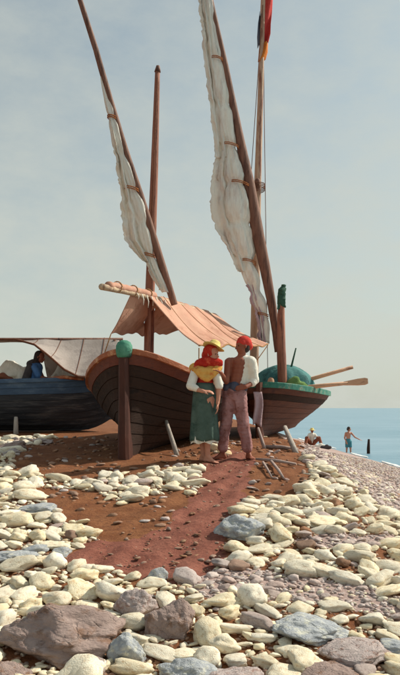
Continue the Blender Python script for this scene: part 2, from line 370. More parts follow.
# low breaking ripple along the waterline: short lengths of foam
fv = MB()
for (y0, y1) in ((24.5, 30.5), (33.0, 36.2), (40, 44.5), (49, 54), (19.5, 23)):
    rgs = []
    for i in range(17):
        y = lerp(y0, y1, i / 16); x = 7.0
        while zg(x, y) > SEA + .005 and x < 12: x += .03
        x += .15 + .15 * noise.noise(Vector((y * 1.3, 0, 0))); wd = (.03 + .11 * math.sin(math.pi * i / 16)) * (1 + .5 * noise.noise(Vector((y * 2, 5, 0))))
        rgs.append([(x - wd, y, SEA + .012), (x - wd * .5, y, SEA + .03), (x + wd * .3, y, SEA + .05), (x + wd, y, SEA + .012), (x, y, SEA - .02)])
    fv.ring(rgs)
fo = fv.build('foam', M['foam']); tag(fo, 'white foam of ripples along the waterline', None, None, 'structure')

# ------------------------------------------------------------------ boats
def make_hull(root, L, sheer, keel, bf, F, ns, rows, lining, rail_m, rail=(.1, .07), seg=26, stemw=.085, deckdrop=.22):
    """rows: material of each strake from keel to sheer; local +Y from bow to stern"""
    N = len(rows); st = [ns0 for ns0 in [L * (1 - math.cos(math.pi * i / seg)) / 2 for i in range(seg + 1)]]
    def pt(sd, s, v, off):
        return Vector((sd * (stemw * .55 + bf(s) * F(s, v) + off), s, keel(s) + (sheer(s) - keel(s)) * v))
    for sd in (-1, 1):
        for k in range(N):
            v0, v1 = k / N, (k + 1) / N
            mb = MB(); rings = []
            for s in st:
                q = [pt(sd, s, v0 + .003, .013), pt(sd, s, v1 - .002, .005), pt(sd, s, v1 - .002, -.018), pt(sd, s, v0 + .004, -.014)]
                rings.append(q if sd > 0 else q[::-1])
            mb.ring(rings); mb.build('plank', rows[k], root, smooth=False)
        rg = []
        for s in st:
            p = pt(sd, s, 1, 0); a, h = rail
            q = [p + Vector((sd * .045, 0, -.01)), p + Vector((sd * .045, 0, h - .012)), p + Vector((sd * .03, 0, h)), p + Vector((-sd * (a - .045), 0, h)), p + Vector((-sd * (a - .045), 0, -.01))]
            rg.append(q if sd > 0 else q[::-1])
        MB().ring(rg).build('gunwale_rail', rail_m, root, smooth=False)
    # inner lining and deck
    rings = []
    for s in st:
        r = [pt(-1, s, v, -.03) for v in np.linspace(.97, .0, 9)] + [pt(1, s, v, -.03) for v in np.linspace(0, .97, 9)]
        rings.append(r)
    lo = MB().ring(rings, closed=False, cap=False).build('hull_lining', lining, root)
    g = []
    for s in st[1:-1]:
        v = 1 - deckdrop / (sheer(s) - keel(s)); a = pt(-1, s, v, -.034); c = pt(1, s, v, -.034)
        g.append([a.lerp(c, t) + Vector((0, 0, .03 * math.sin(math.pi * t))) for t in np.linspace(0, 1, 7)])
    MB().ring(g, closed=False, cap=False).build('deck', M['deck'], root)
    return pt
def post(root, name, prof, wdt, m):
    """stem or stern timber: side profile (y,z) front edge & back edge, thickness in x"""
    rings = []
    for (yf, yb, z, wd) in prof:
        h = wd / 2
        rings.append([(-h * .55, yf, z), (h * .55, yf, z), (h, yf + .05, z), (h, yb, z), (-h, yb, z), (-h, yf + .05, z)])
    return MB().ring(rings).build(name, m, root, smooth=False)

def sailroll(name, secs, Df, m, parent, loc, nr=150, nk=44, seed=0, lump=.3, deep=.75, pinch=(), fat=.78, shift=.22):
    """furled sail: secs = (px, py, half width px), Df(py) distance; built in world, stored relative to loc"""
    rings = []; pys = [q[1] for q in secs]
    for i in range(nr + 1):
        py = lerp(pys[0], pys[-1], i / nr)
        cx = interp(py, [(q[1], q[0]) for q in secs]); hw = interp(py, [(q[1], q[2]) for q in secs])
        D = Df(py); c = P(cx, py, D); a = hw / FPX * D; r = []
        puff = 1.06 + .2 * noise.noise(Vector((seed, c.z * 2.6, 1)))
        for q in pinch: puff *= 1 - .34 * math.exp(-((py - q) / 5.) ** 2)
        for k in range(nk):
            q = 2 * math.pi * k / nk; dx, dy = math.cos(q), math.sin(q)
            f = noise.noise(Vector((dx * 1.6 + seed, dy * 1.6, c.z * .9))) * lump + noise.noise(Vector((dx * 4, dy * 4 + seed, c.z * 2.2))) * lump * .6 + abs(noise.noise(Vector((dx * 7, dy * 7, c.z * 3.7 + seed)))) * lump * .7 - abs(noise.noise(Vector((dx * 3.2 + 9, dy * 3.2, c.z * .8 + seed)))) * lump * 1.1 + .06
            rr = a * puff * (1 + f) * fat; dx_ = shift * a
            r.append(c + Vector((dx * rr + dx_, dy * rr * deep, .05 * noise.noise(Vector((q, c.z * 2, seed))))) - loc)
        rings.append(r)
    return MB().ring(rings).build(name, m, parent)
def loose(name, secs, Df, m, seed, n=90, k=16):
    '''unlashed canvas hanging beside the roll: secs = (py, x at the roll, x of the free edge)'''
    g = []
    for i in range(n + 1):
        py = lerp(secs[0][0], secs[-1][0], i / n); xa = interp(py, [(q[0], q[1]) for q in secs]); xb = interp(py, [(q[0], q[2]) for q in secs])
        xb += 2.4 * noise.noise(Vector((py * .12, seed, 0))) + 1.2 * noise.noise(Vector((py * .4, seed, 3))); row = []
        for j in range(k + 1):
            u = j / k; p = P(lerp(xa, xb, u), py, Df(py) - .05)
            p.y += .07 * math.sin(u * 11 + seed + 1.5 * noise.noise(Vector((py * .03, seed, 1)))) * math.sin(math.pi * min(1, u * 1.2)) + .05 * noise.noise(Vector((u * 4, py * .08, seed)))
            p.z += .03 * noise.noise(Vector((u * 3, py * .1, seed + 5)))
            row.append(p)
        g.append(row)
    return sheet(name, g, m, None, .006)
def spar(name, pts, rads, m, parent, loc, n=12):
    pts = [Vector(p) for p in pts]; mb = MB()
    Q, Rr = [], []
    for i in range(len(pts) - 1):
        for k in range(8):
            t = k / 8; Q.append(pts[i].lerp(pts[i + 1], t) - loc); Rr.append(lerp(rads[i], rads[i + 1], t))
    Q.append(pts[-1] - loc); Rr.append(rads[-1])
    return mb.tube(Q, Rr, n, jit=.02).build(name, m, parent)
def lashing(parent, c, r, loc, tilt=0, m=None, turns=3, name='lashing'):
    mb = MB()
    pts = [Vector(c) - loc + Vector((math.cos(t) * r, math.sin(t) * r, .03 * t / 6.28 - .03 + tilt * math.cos(t) * r)) for t in np.linspace(0, 6.28 * turns, 14 * turns)]
    return mb.tube(pts, .009, 6).build(name, m or M['lash'], parent)

# ---- boat A: bow towards us, awning and one furled lateen sail
zA = zg(-1.07, 10.0)
AX = math.atan2(.2, .98)
boatA = empty('fishing_boat', (-1.07, 10.0, zA - .01), (R(1.6), 0, -AX))
tag(boatA, 'dark beached boat with green stem head and pink awning, bow towards the viewer', 'boat', 'boats hauled up on the beach')
LA = 5.4
shA = lambda s: interp(s, [(0, 1.50), (.4, 1.33), (.8, 1.19), (1.4, 1.03), (2.2, .90), (3.2, .86), (4.4, .95), (5.4, 1.15)])
kA = lambda s: .03 + (.45 * max(0, (s - 4.6) / .8) ** 2)
def bA(s):
    if s < 2.4: return 1.13 * max(0, 1 - (1 - s / 2.4) ** 2) ** .6
    return 1.13 * max(0, 1 - ((s - 2.4) / 3.02) ** 2) ** .75
FA = lambda s, v: lerp(max(v, 0) ** 1.2, (1 - (1 - min(v, 1)) ** 1.9) ** .8, sm(s / 2.6))
HD, HR = M['hull_dark'], M['hull_red']
make_hull(boatA, LA, shA, kA, bA, FA, 0, [HD] * 7 + [HD, HR], M['hull_dark'], M['rail_red'])
post(boatA, 'stem_post', [(-.12, .10, -.06, .17), (-.13, .10, .3, .16), (-.11, .10, .8, .145), (-.10, .10, 1.3, .14), (-.08, .09, 1.56, .135)], .17, M['stem'])
rg = []
for (z, r) in ((1.50, .09), (1.53, .108), (1.60, .12), (1.67, .115), (1.72, .09), (1.745, .045), (1.75, .005)):
    rg.append([(r * math.cos(a) * 1.0, .0 + r * math.sin(a) * 1.05, z - .06) for a in np.linspace(0, 2 * math.pi, 20, endpoint=False)])
MB().ring(rg).build('stem_head', M['stem_green'], boatA)
post(boatA, 'stern_post', [(LA - .1, LA + .04, .3, .12), (LA - .08, LA + .08, 1.25, .11)], .12, M['stem'])
MB().ring([[(-.05, .1, -.06), (.05, .1, -.06), (.06, .1, .06), (-.06, .1, .06)], [(-.05, 4.8, -.05), (.05, 4.8, -.05), (.06, 4.8, .07), (-.06, 4.8, .07)]]).build('keel', M['stem'], boatA, smooth=False)
# spars of A are laid out in world space and stored relative to the boat
def inv(o):
    bpy.context.view_layer.update(); return o.matrix_world.inverted()
iA = inv(boatA)
def adopt(o, root, im):
    """o was built in world coordinates: keep it there as a child of root"""
    o.parent = root; o.matrix_parent_inverse = im; return o
O0 = Vector((0, 0, 0))
DmA = 11.75
mastA = adopt(spar('mast', [P(148, 395, DmA), P(150, 290, DmA), P(154.5, 165, DmA), P(157.5, 72, DmA)], [.085, .08, .062, .042], M['mast'], None, O0), boatA, iA)
adopt(MB().tube([P(157.5, 72, DmA), P(158, 66, DmA)], [.055, .03], 10).build('mast_cap', M['spar'], None), mastA, iA @ Matrix())
mastA_cap = mastA.children[0]; mastA_cap.matrix_parent_inverse = (mastA.matrix_parent_inverse).inverted() @ Matrix() if False else Matrix()
DyA = lambda py: lerp(10.9, 11.55, max(-.2, py / 297))
ydA = [(72, -22), (80, 0), (96, 50), (110, 100), (125, 150), (140, 195), (154, 240), (172, 297), (174.5, 305)]
yardA = adopt(spar('yard', [P(x, y, DyA(y)) for x, y in ydA], [.035, .04, .045, .05, .055, .06, .065, .06, .055], M['spar'], None, O0), boatA, iA)
def child(o, part):
    """sub-part built in the same world coordinates as its part"""
    o.parent = part; return o
child(sailroll('furled_sail', [(101, 78, 1), (106, 100, 3), (110, 115, 4.5), (117, 145, 6), (125, 168, 6.5), (131, 190, 7.5), (136, 205, 8), (140, 222, 8.5), (144, 240, 8), (148, 254, 6.5), (153, 268, 6), (159, 282, 6), (165, 292, 4.5)], lambda py: DyA(py) - .02, M['sail'], None, O0, seed=3.3, pinch=(118, 155, 190, 224, 256)), yardA)
child(loose('loose_canvas', [(120, 111, 109), (150, 119, 114), (170, 125, 117), (190, 130, 120), (215, 136, 121), (240, 140, 124), (252, 145, 134), (262, 150, 144)], DyA, M['sail'], 1.7), yardA)
child(loose('loose_canvas', [(262, 151, 146), (275, 157, 150), (290, 163, 159)], DyA, M['sail'], 5.7, 30, 10), yardA)
for (x, y, r) in ((132, 190, .115), (149, 256, .09), (112, 118, .07)):
    child(lashing(None, P(x, y, DyA(y) - .02), r, O0, tilt=-.3, turns=2), yardA)
# halyard holding the yard to the mast
adopt(MB().tube([P(157.6, 78, DmA - .05), P(151, 225, DyA(225) + .04)], .008, 6).build('halyard', M['dark_rope'], None), boatA, iA)
# awning
RA0, RA1 = P(103, 287, 9.75), P(216, 317, 14.2)
ridge = lambda t: RA0.lerp(RA1, t) - Vector((0, 0, .03 * math.sin(math.pi * t) - .07 * t * (1 - t) * 4))
poleA = adopt(MB().tube([ridge(t) for t in np.linspace(-.01, 1.02, 24)], [.045] * 24, 10, jit=.04).build('ridge_pole', M['pale_wood'], None), boatA, iA)
EA0, EA1 = P(199, 348, 10.9), P(268, 345, 13.3)
def slope(r0, r1, e0, e1, ni, nj, sag, sd, sc_=.03):
    g = []
    for i in range(ni + 1):
        t = i / ni; row = []
        rp = ridge(lerp(r0, r1, t)) + Vector((0, 0, .05)); ep = e0.lerp(e1, t)
        ep.z += .012 * math.sin(t * 17 + sd) - .03 * abs(math.sin(t * math.pi * 3)) + .02
        for j in range(nj + 1):
            u = j / nj; p = rp.lerp(ep, u)
            p.z -= sag * math.sin(math.pi * u) * (.6 + .4 * math.sin(math.pi * t * 3) ** 2)
            p.z += sc_ * noise.noise(Vector((t * 9 + sd, u * 2.5, 0))) * u + .012 * math.sin(t * 40 + 6 * u)
            row.append(p)
        g.append(row)
    return g
canR = adopt(sheet('awning_canvas', slope(.30, 1, EA0, EA1, 60, 20, .10, 1.), M['canvas'], None, .012), boatA, iA)
mp0 = P(149.5, 310, DmA)
canL = adopt(sheet('awning_canvas', slope(.20, 1, P(111, 334, 10.75), P(172, 334, 14.1), 200, 60, .05, 4.), M['canvas'], None, .012, hole=lambda c: (c.xy - mp0.xy).length < .095), boatA, iA)
# rolled canvas along the front of the ridge
rr = []
for i in range(31):
    t = lerp(.03, .36, i / 30); c = ridge(t) + Vector((.0, -.01, .045)); rad = .046 + .016 * noise.noise(Vector((i * .5, 0, 0))) + (.012 if i > 3 else 0)
    rr.append([c + Vector((math.cos(a) * rad * (1 + .2 * noise.noise(Vector((a, i * .3, 2)))), 0, math.sin(a) * rad * .95)) for a in np.linspace(0, 2 * math.pi, 14, endpoint=False)])
child(MB().ring(rr).build('canvas_roll', M['canvas'], None), poleA)
for t in (.09, .2, .31):
    c = ridge(t) + Vector((0, 0, .04)); child(MB().tube([c + Vector((math.cos(a) * .072, .008 * math.sin(a * 3), math.sin(a) * .078)) for a in np.linspace(0, 6.28, 16)], .009, 6).build('lashing', M['rope'], None), poleA)
# seams of the awning: ropes sewn along the cloth widths
gR = slope(.30, 1, EA0, EA1, 60, 20, .10, 1.)
for i in (12, 25, 38, 51):
    child(MB().tube([Vector(p) + Vector((.004, -.006, .008)) for p in gR[i]], .005, 6).build('seam_rope', M['rope'], None), canR)
child(MB().tube([Vector(r[-1]) for r in gR], .014, 6).build('hem_rope', M['rope'], None), canR)
# fringe of loose reef points below the front roll
for i in range(7):
    t = lerp(.2, .42, i / 6); c = ridge(t) + Vector((.06, -.03, .0)); L_ = random.uniform(.10, .22)
    child(MB().tube([c, c + Vector((.03, -.01, -L_ * .5)), c + Vector((.025, -.02, -L_))], [.009, .008, .004], 6).build('reef_line', M['white_cloth'], None), poleA)
# crutch posts and ties carrying the awning
def deckz(x, y): return 1.62
for (a, bq) in ((Vector((-.85, 11.2, 1.75)), ridge(.33)), (Vector((-.02, 14.3, 1.75)), ridge(.99))):
    adopt(MB().tube([a, a.lerp(bq, .5), bq], [.035, .033, .03], 8, jit=.05).build('awning_post', M['mast'], None), boatA, iA)
for (a, bq) in ((EA0, Vector((-.02, 11.15, 1.92))), (EA1, Vector((.62, 13.4, 1.80))), (P(111, 334, 10.75), Vector((-1.62, 10.95, 2.05)))):
    adopt(MB().tube([a, a.lerp(bq, .5) + Vector((0, .03, -.02)), bq], .009, 6).build('awning_tie', M['rope'], None), boatA, iA)
# pale cloth bundle lying in boat A under the awning
bun = blob('sail_bundle', [((-.45, 12.2, 1.78), .16, (.1, 12.6, 1.86), .2), ((.05, 12.6, 1.9), .15, (-.1, 12.4, 2.08), .1), ((-.2, 12.3, 1.84), .17, (-.3, 12.6, 1.9), .12)], M['lilac_cloth'], None, .02)
for v in bun.data.vertices: v.co += Vector((.03, .03, .04)) * noise.noise(v.co * 9)
tag(bun, 'pale lilac cloth bundle lying in the boat under the pink awning', 'cloth bundle')

# ---- boat B: behind on the right, teal gunwale, second lateen sail and pennant
bx, by = 1.12, 13.15; zB = zg(bx, by)
boatB = empty('fishing_boat', (bx, by, zB - .02), (R(1.0), 0, -math.atan2(.27, .96)))
tag(boatB, 'red-brown beached boat with teal gunwale behind the man, red pennant at its masthead', 'boat', 'boats hauled up on the beach')
LB = 5.2
shB = lambda s: interp(s, [(0, .97), (.6, .90), (1.4, .84), (2.4, .80), (3.6, .82), (5.2, .98)])
kB = lambda s: .03 + .3 * max(0, (s - 4.3) / .9) ** 2
def bB(s):
    if s < 2.1: return 1.02 * max(0, 1 - (1 - s / 2.1) ** 2) ** .55
    return 1.02 * max(0, 1 - ((s - 2.1) / 3.12) ** 2) ** .75
FB = lambda s, v: lerp(max(v, 0) ** 1.25, (1 - (1 - min(v, 1)) ** 1.3) ** .95, sm(s / 2.6))
HB = M['hull_brown']
make_hull(boatB, LB, shB, kB, bB, FB, 0, [HB] * 6 + [M['hull_dark'], HB], M['hull_brown'], M['teal'], rail=(.12, .10), deckdrop=.2)
post(boatB, 'stem_post', [(-.10, .1, -.06, .14), (-.12, .1, .5, .13), (-.12, .09, 1.06, .12)], .13, M['hull_brown'])
post(boatB, 'stern_post', [(LB - .1, LB + .04, .2, .12), (LB - .08, LB + .08, 1.08, .11)], .12, M['hull_brown'])
iB = inv(boatB)
DmB = 14.45
mastB = adopt(spar('mast', [P(253.5, 396, DmB), P(257.5, 190, DmB), P(260, 110, DmB), P(262.5, 20, DmB), P(264, -30, DmB)], [.095, .075, .06, .05, .045], M['mast_pale'], None, O0), boatB, iB)
# pennant hanging at the mast
def cloth_strip(name, secs, m, D, seed):
    g = []
    for (py, x0, x1) in secs:
        row = []
        for j in range(9):
            u = j / 8; p = P(lerp(x0, x1, u), py, D)
            p.y += .10 * math.sin(u * 7 + py * .11 + seed) * u + .03 * noise.noise(Vector((py * .1, u * 3, seed))) + .01
            row.append(p)
        g.append(row)
    G = []
    for i in range(len(g) - 1):
        for k in range(4): G.append([a.lerp(c, k / 4) for a, c in zip(g[i], g[i + 1])])
    G.append(g[-1])
    return sheet(name, G, m, None, .006)
child(cloth_strip('pennant', [(-22, 265, 272), (-5, 264.5, 273), (10, 264, 272.5), (25, 263, 270.5), (36, 262.5, 270), (44, 262, 268)], M['flag_red'], DmB, .3), mastB)
child(cloth_strip('pennant_tail', [(43, 260, 268), (50, 259, 268), (57, 258.5, 266), (62, 258, 261)], M['flag_orange'], DmB - .02, 1.3), mastB)
child(cloth_strip('pennant_fold', [(14, 261.5, 259.5), (24, 261, 258), (35, 260.5, 257.5), (46, 260, 258)], M['flag_slate'], DmB - .01, 2.3), mastB)
DyB = lambda py: lerp(13.75, 14.15, max(-.2, py / 330))
ydB = [(205, -25), (210.5, 0), (217, 30), (225, 65), (233, 105), (240, 140), (249, 185), (257, 230), (265, 268), (271, 300), (276, 332), (278, 352)]
yardB = adopt(spar('yard', [P(x, y, DyB(y)) for x, y in ydB], [.05, .055, .06, .065, .075, .09, .12, .125, .11, .09, .08, .07], M['spar'], None, O0), boatB, iB)
secB = [(203, -20, 6), (205, 0, 6.5), (209, 25, 6.5), (213.5, 55, 7.5), (218, 85, 8.5), (221.5, 112, 9.5), (225.5, 138, 10), (228, 150, 9.5), (229, 168, 13), (230, 185, 16.5), (231, 205, 18.5), (233, 222, 17.5), (238, 240, 13.5), (242.5, 255, 10.5), (246, 268, 9), (252, 285, 7), (257, 300, 7), (261, 312, 6.5), (264, 325, 5), (265, 342, 4)]
child(sailroll('furled_sail', secB, lambda py: DyB(py) - .02, M['sail'], None, O0, nr=190, nk=52, seed=8.1, deep=.6, pinch=(20, 60, 105, 147, 185, 224, 262, 290, 315)), yardB)
child(loose('loose_canvas', [(-15, 203, 196), (25, 209, 201), (60, 214, 204), (100, 220, 209), (130, 225, 213), (158, 229, 215)], DyB, M['sail'], 2.9), yardB)
child(loose('loose_canvas', [(152, 229, 217), (170, 230, 213), (190, 232, 210), (215, 234, 211), (235, 238, 219), (252, 242, 229), (272, 248, 238)], DyB, M['sail'], 6.1), yardB)
child(loose('loose_canvas', [(285, 254, 246), (300, 258, 251), (318, 264, 257), (345, 266, 258)], DyB, M['lilac_cloth'], 9.3, 40, 10), yardB)
for (x, y, r) in ((231, 147, .17), (249, 262, .14), (263, 315, .11), (217, 60, .12), (240, 185, .2)):
    child(lashing(None, P(x, y, DyB(y) - .02), r, O0, tilt=-.3, turns=2), yardB)
adopt(lashing(None, P(254, 190, 14.3), .22, O0, tilt=.1, turns=4, m=M['dark_rope'], name='yard_tie'), boatB, iB)
for (a, b_) in ((P(262.8, 5, DmB - .06), P(250, 190, 14.15)), (P(262.8, 5, DmB + .06), P(268, 392, DmB + .3))):
    adopt(MB().tube([a, a.lerp(b_, .5), b_], .007, 6).build('halyard', M['dark_rope'], None), boatB, iB)
# block at the crossing
adopt(blob('pulley_block', [(P(257.5, 181, 14.2), .06, P(257, 188, 14.2), .07)], M['spar'], None, .015), boatB, iB)
# upright rudder head with a dark green top
adopt(spar('rudder_head', [P(283, 392, 13.9), P(281, 345, 13.9), P(281, 318, 13.9), P(281.5, 300, 13.9)], [.095, .09, .075, .06], M['mast'], None, O0, n=6), boatB, iB)
cap_ = blob('rag', [(P(281, 303, 13.9), .085, P(282, 291, 13.9), .085), (P(282, 293, 13.9), .07, P(283.5, 286, 13.9), .05), (P(280, 301, 13.88), .05, P(278.5, 308, 13.86), .03), (P(283, 300, 13.86), .05, P(285, 307, 13.84), .025)], M['dark_green'], None, .014, 3)
for v in cap_.data.vertices: v.co += Vector((.03, .03, .03)) * noise.noise(v.co * 16)
adopt(cap_, boatB, iB)
# things lying in boat B
def heap(name, c, rx, ry, h, m, seed, fold=.05, nk=40, nr=14):
    rings = []
    for i in range(nr + 1):
        u = i / nr; r = []
        for k in range(nk):
            a = 2 * math.pi * k / nk; ru = math.sin((1 - u) * math.pi / 2) ** .8
            f = 1 + fold * (noise.noise(Vector((math.cos(a) * 3 + seed, math.sin(a) * 3, u * 2))) + .6 * math.sin(a * 9 + seed) * (1 - u))
            r.append(Vector(c) + Vector((rx * ru * f * math.cos(a), ry * ru * f * math.sin(a), h * (1 - (1 - u) ** 1.9) + fold * .5 * noise.noise(Vector((math.cos(a) * 2, math.sin(a) * 2, u * 4 + seed))) * u)))
        rings.append(r)
    return MB().ring(rings).build(name, m)
tp = P(284, 390, 14.35)
tarp = tag(heap('tarpaulin', (tp.x - .02, tp.y, 1.70), .66, .5, .68, M['tarp_teal'], 2.2, .09), 'teal tarpaulin humped over gear in the boat with teal gunwale', 'tarpaulin')
child(MB().tube([P(289, 376, 14.3), P(296, 348, 14.2)], [.025, .014], 6).build('tent_stick', M['dark_green'], None), tarp)
gs = P(294, 388, 13.72); gs.y = 13.85
sk = blob('green_sack', [((gs.x - .16, gs.y, 1.86), .13, (gs.x + .12, gs.y, 1.90), .15), ((gs.x - .02, gs.y, 1.96), .13, (gs.x + .05, gs.y, 2.04), .1), ((gs.x + .12, gs.y, 1.9), .12, (gs.x + .26, gs.y, 1.9), .07)], M['sack_green'], None, .02)
for v in sk.data.vertices: v.co += Vector((.02, .02, .03)) * noise.noise(v.co * 10)
tag(sk, 'soft green sack in front of the teal tarpaulin', 'sack')
ps = P(270, 382, 13.75); ps.z = 0
sk2 = blob('pale_sack', [((ps.x, ps.y, 1.84), .1, (ps.x + .02, ps.y, 2.04), .07), ((ps.x - .06, ps.y, 1.84), .09, (ps.x + .06, ps.y, 1.86), .09)], M['oar'], None, .02)
tag(sk2, 'small pinkish bundle left of the green sack', 'sack')
def oar(a, bq, label, blade):
    a, bq = Vector(a), Vector(bq); root = empty('oar', a); d = (bq - a)
    MB().tube([Vector(), d * .5, d * (.8 if blade else 1)], [.036, .042, .036], 8).build('shaft', M['oar'], root)
    if blade:
        x = d.normalized(); up = Vector((0, .3, 1)).normalized(); y = x.cross(up).normalized(); rings = []
        for (t, wd, th) in ((.76, .03, .03), (.82, .045, .022), (.9, .065, .016), (.97, .07, .012), (1.0, .05, .01)):
            p = d * t; rings.append([p + up * wd - y * th, p + up * wd + y * th, p - up * wd + y * th, p - up * wd - y * th])
        MB().ring(rings).build('blade', M['oar'], root, smooth=False)
    tag(root, label, 'oar', 'oars sticking out over the teal gunwale')
oar(P(270, 391, 14.0), P(368, 381, 13.6), 'lower of two wooden oars sticking out to the right', True)
oar(P(262, 393, 14.5), P(353, 367, 14.1), 'upper of two wooden oars sticking out to the right', False)
# mauve cloth hanging over the gunwale by the man
g = []
cb = P(256, 393, 13.25)
for i in range(14):
    t = i / 13; row = []
    for j in range(8):
        u = j / 7; row.append(Vector((cb.x - .07 + .16 * u + .02 * math.sin(t * 5), 12.92 - .05 * math.sin(u * 8 + t) * t + .1 * (1 - t) * (1 - t), 1.80 - .62 * t + .03 * math.sin(u * 5) * t)))
    g.append(row)
tag(sheet('hanging_cloth', g, M['lilac_cloth'], None, .01), 'narrow mauve cloth hanging over the teal gunwale beside the man', 'cloth')

# ---- boat C: left, broadside, navy hull and blue gunwale
cx0, cyc = -1.92, 15.0
boatC = empty('fishing_boat', (cx0, cyc, zg(-3.2, 14.6) - .0), (0, 0, R(90)))
tag(boatC, 'navy blue boat lying broadside at the left under a grey tarpaulin tent', 'boat', 'boats hauled up on the beach')
LC = 5.2
shC = lambda s: interp(s, [(0, 1.12), (.8, 1.06), (2.5, 1.0), (4, 1.03), (5.2, 1.15)])
kC = lambda s: .02 + .25 * max(0, (.7 - s) / .7) ** 2 + .25 * max(0, (s - 4.5) / .7) ** 2
bC = lambda s: .86 * max(0, 1 - abs((s - 2.6) / 2.62) ** 2.6) ** .6
FC = lambda s, v: lerp(max(v, 0) ** 1.0, (1 - (1 - min(v, 1)) ** 2) ** .7, sm(min(s, LC - s) / 1.6))
NV = M['navy']
make_hull(boatC, LC, shC, kC, bC, FC, 0, [NV] * 6 + [M['blue'], M['blue']], M['navy'], M['blue'], rail=(.1, .07), deckdrop=.35)
post(boatC, 'stem_post', [(-.04, .1, .26, .12), (-.1, .1, 1.2, .11)], .12, NV)
post(boatC, 'stern_post', [(LC - .1, LC + .06, .1, .12), (LC - .1, LC + .08, 1.2, .11)], .12, NV)
iC = inv(boatC)
# tent: ridge along the boat, near side laced down at the right, thrown open at the left
eave = lambda x: interp(x, [(-6, 2.90), (-3.75, 2.90), (-3.35, 2.78), (-3.05, 2.55), (-2.75, 2.28), (-2.45, 2.13), (-1.5, 2.10)])
g = []
for i in range(71):
    x = lerp(-5.6, -1.75, i / 70); row = []
    for j in range(19):
        u = j / 18; yy = lerp(15.25, 14.15 if x > -3.4 else 14.3, u); z0 = 3.0 + .02 * math.sin(x * 2.1)
        row.append(Vector((x, yy, lerp(z0, eave(x), u) - .05 * math.sin(math.pi * u) + .025 * noise.noise(Vector((x * 2.2, u * 2, 5))))))
    g.append(row)
tC = adopt(sheet('tent_canvas', g, M['tarp_grey'], None, .012), boatC, iC)
child(MB().tube([Vector(r[-1]) + Vector((0, -.01, 0)) for r in g], .022, 7).build('hem_rope', M['dark_rope'], None), tC)
for i in (38, 47, 56, 64):
    child(MB().tube([Vector(p) + Vector((0, -.008, .008)) for p in g[i]], .007, 6).build('seam_rope', M['dark_rope'], None), tC)
g2 = [[Vector((x, lerp(15.25, 16.0, u), lerp(3.0, 2.12, u) - .04 * math.sin(math.pi * u))) for u in np.linspace(0, 1, 10)] for x in np.linspace(-5.6, -1.75, 50)]
adopt(sheet('tent_canvas', g2[27:], M['tarp_grey'], None, .012), boatC, iC)
adopt(MB().tube([(-5.7, 15.25, 2.99), (-1.68, 15.25, 2.99)], .04, 8).build('ridge_pole', M['spar'], None), boatC, iC)
for (x, y) in ((-1.85, 15.2), (-4.9, 15.25)):
    adopt(MB().tube([(x, y, 1.8), (x, y, 2.98)], .035, 8).build('tent_post', M['spar'], None), boatC, iC)
def bundle(name, pts, r, m, label, cat='cloth bundle', sq=.04):
    caps = [(pts[i], r, pts[i + 1], r * .85) for i in range(len(pts) - 1)]
    o = blob(name, caps, m, None, .022)
    for v in o.data.vertices: v.co += Vector((.6, .6, 1)) * sq * noise.noise(v.co * 8)
    return tag(o, label, cat)
bundle('sail_bundle', [(-4.45, 15.15, 2.1), (-4.1, 15.1, 2.35), (-3.8, 15.05, 2.2), (-3.78, 15.1, 2.0)], .2, M['sail'], 'white sail heaped in the blue boat left of the seated figure')
bundle('sail_bundle', [(-3.15, 15.25, 2.02), (-2.95, 15.2, 2.3), (-2.75, 15.2, 2.1), (-2.6, 15.2, 2.0)], .19, M['sail'], 'white sail heaped in the blue boat right of the seated figure')
bundle('brown_bundle', [(-4.35, 14.55, 2.02), (-4.1, 14.5, 2.14), (-3.95, 14.55, 2.05)], .1, M['brown_cloth'], 'small brown bundle on the blue gunwale at the left edge', sq=.03)
# spar lying on the gunwale
tag(MB().tube([P(48, 379, 14.25), P(64, 377, 14.25), P(84, 379, 14.3)], [.035, .04, .03], 8).build('wooden_spar', M['rail_red']), 'short reddish spar lying on the blue gunwale under the grey tent', 'spar')

# ------------------------------------------------------------------ props, posts, anchor
def prop(a, bq, r, m, label, grp='props leaning against the hulls'):
    a, bq = Vector(a), Vector(bq)
    o = MB().tube([a, a.lerp(bq, .35), a.lerp(bq, .7), bq], [r * 1.1, r, r * .95, r * .8], 8, jit=.08).build('hull_prop', m)
    tag(o, label, 'prop', grp)
h1 = hit(178, 456); prop(h1 - Vector((0, 0, .04)), P(166, 421, h1.y + .42), .035, M['grey_wood'], 'grey stick propped against the dark bow')
h2 = hit(70, 429); prop(h2 - Vector((0, 0, .04)), P(64, 404, h2.y + .12), .035, M['grey_wood'], 'pale stick propped against the middle of the navy hull')
h3 = hit(16, 434); prop(h3 - Vector((0, 0, .04)), P(16, 417, h3.y + .08), .05, M['grey_wood'], 'short pale post standing at the left end of the navy hull')
h4 = hit(297, 453); prop(h4 - Vector((0, 0, .04)), P(285, 427, h4.y + .7), .045, M['grey_wood'], 'grey stick propped against the hull with teal gunwale')
h5 = hit(265, 449); prop(h5 - Vector((0, 0, .02)), P(258, 428, h5.y + .3), .03, M['iron'], 'thin pinkish stick propped beside the stem of the red-brown hull')
a, bq = hit(264, 448), hit(298, 451)
tag(MB().tube([a + Vector((0, 0, .02)), a.lerp(bq, .5) + Vector((0, 0, .04)), bq + Vector((0, 0, .02))], .03, 8, jit=.06).build('wooden_skid', M['iron']), 'thin pinkish pole lying on the earth under the red-brown hull', 'pole')
an = hit(275, 465); anc = empty('anchor', an)
a, bq = hit(256, 462) - an, hit(296, 467) - an
MB().tube([a + Vector((0, 0, .04)), Vector((0, 0, .06)), bq + Vector((0, 0, .04))], [.016, .024, .016], 8).build('stock', M['iron'], anc)
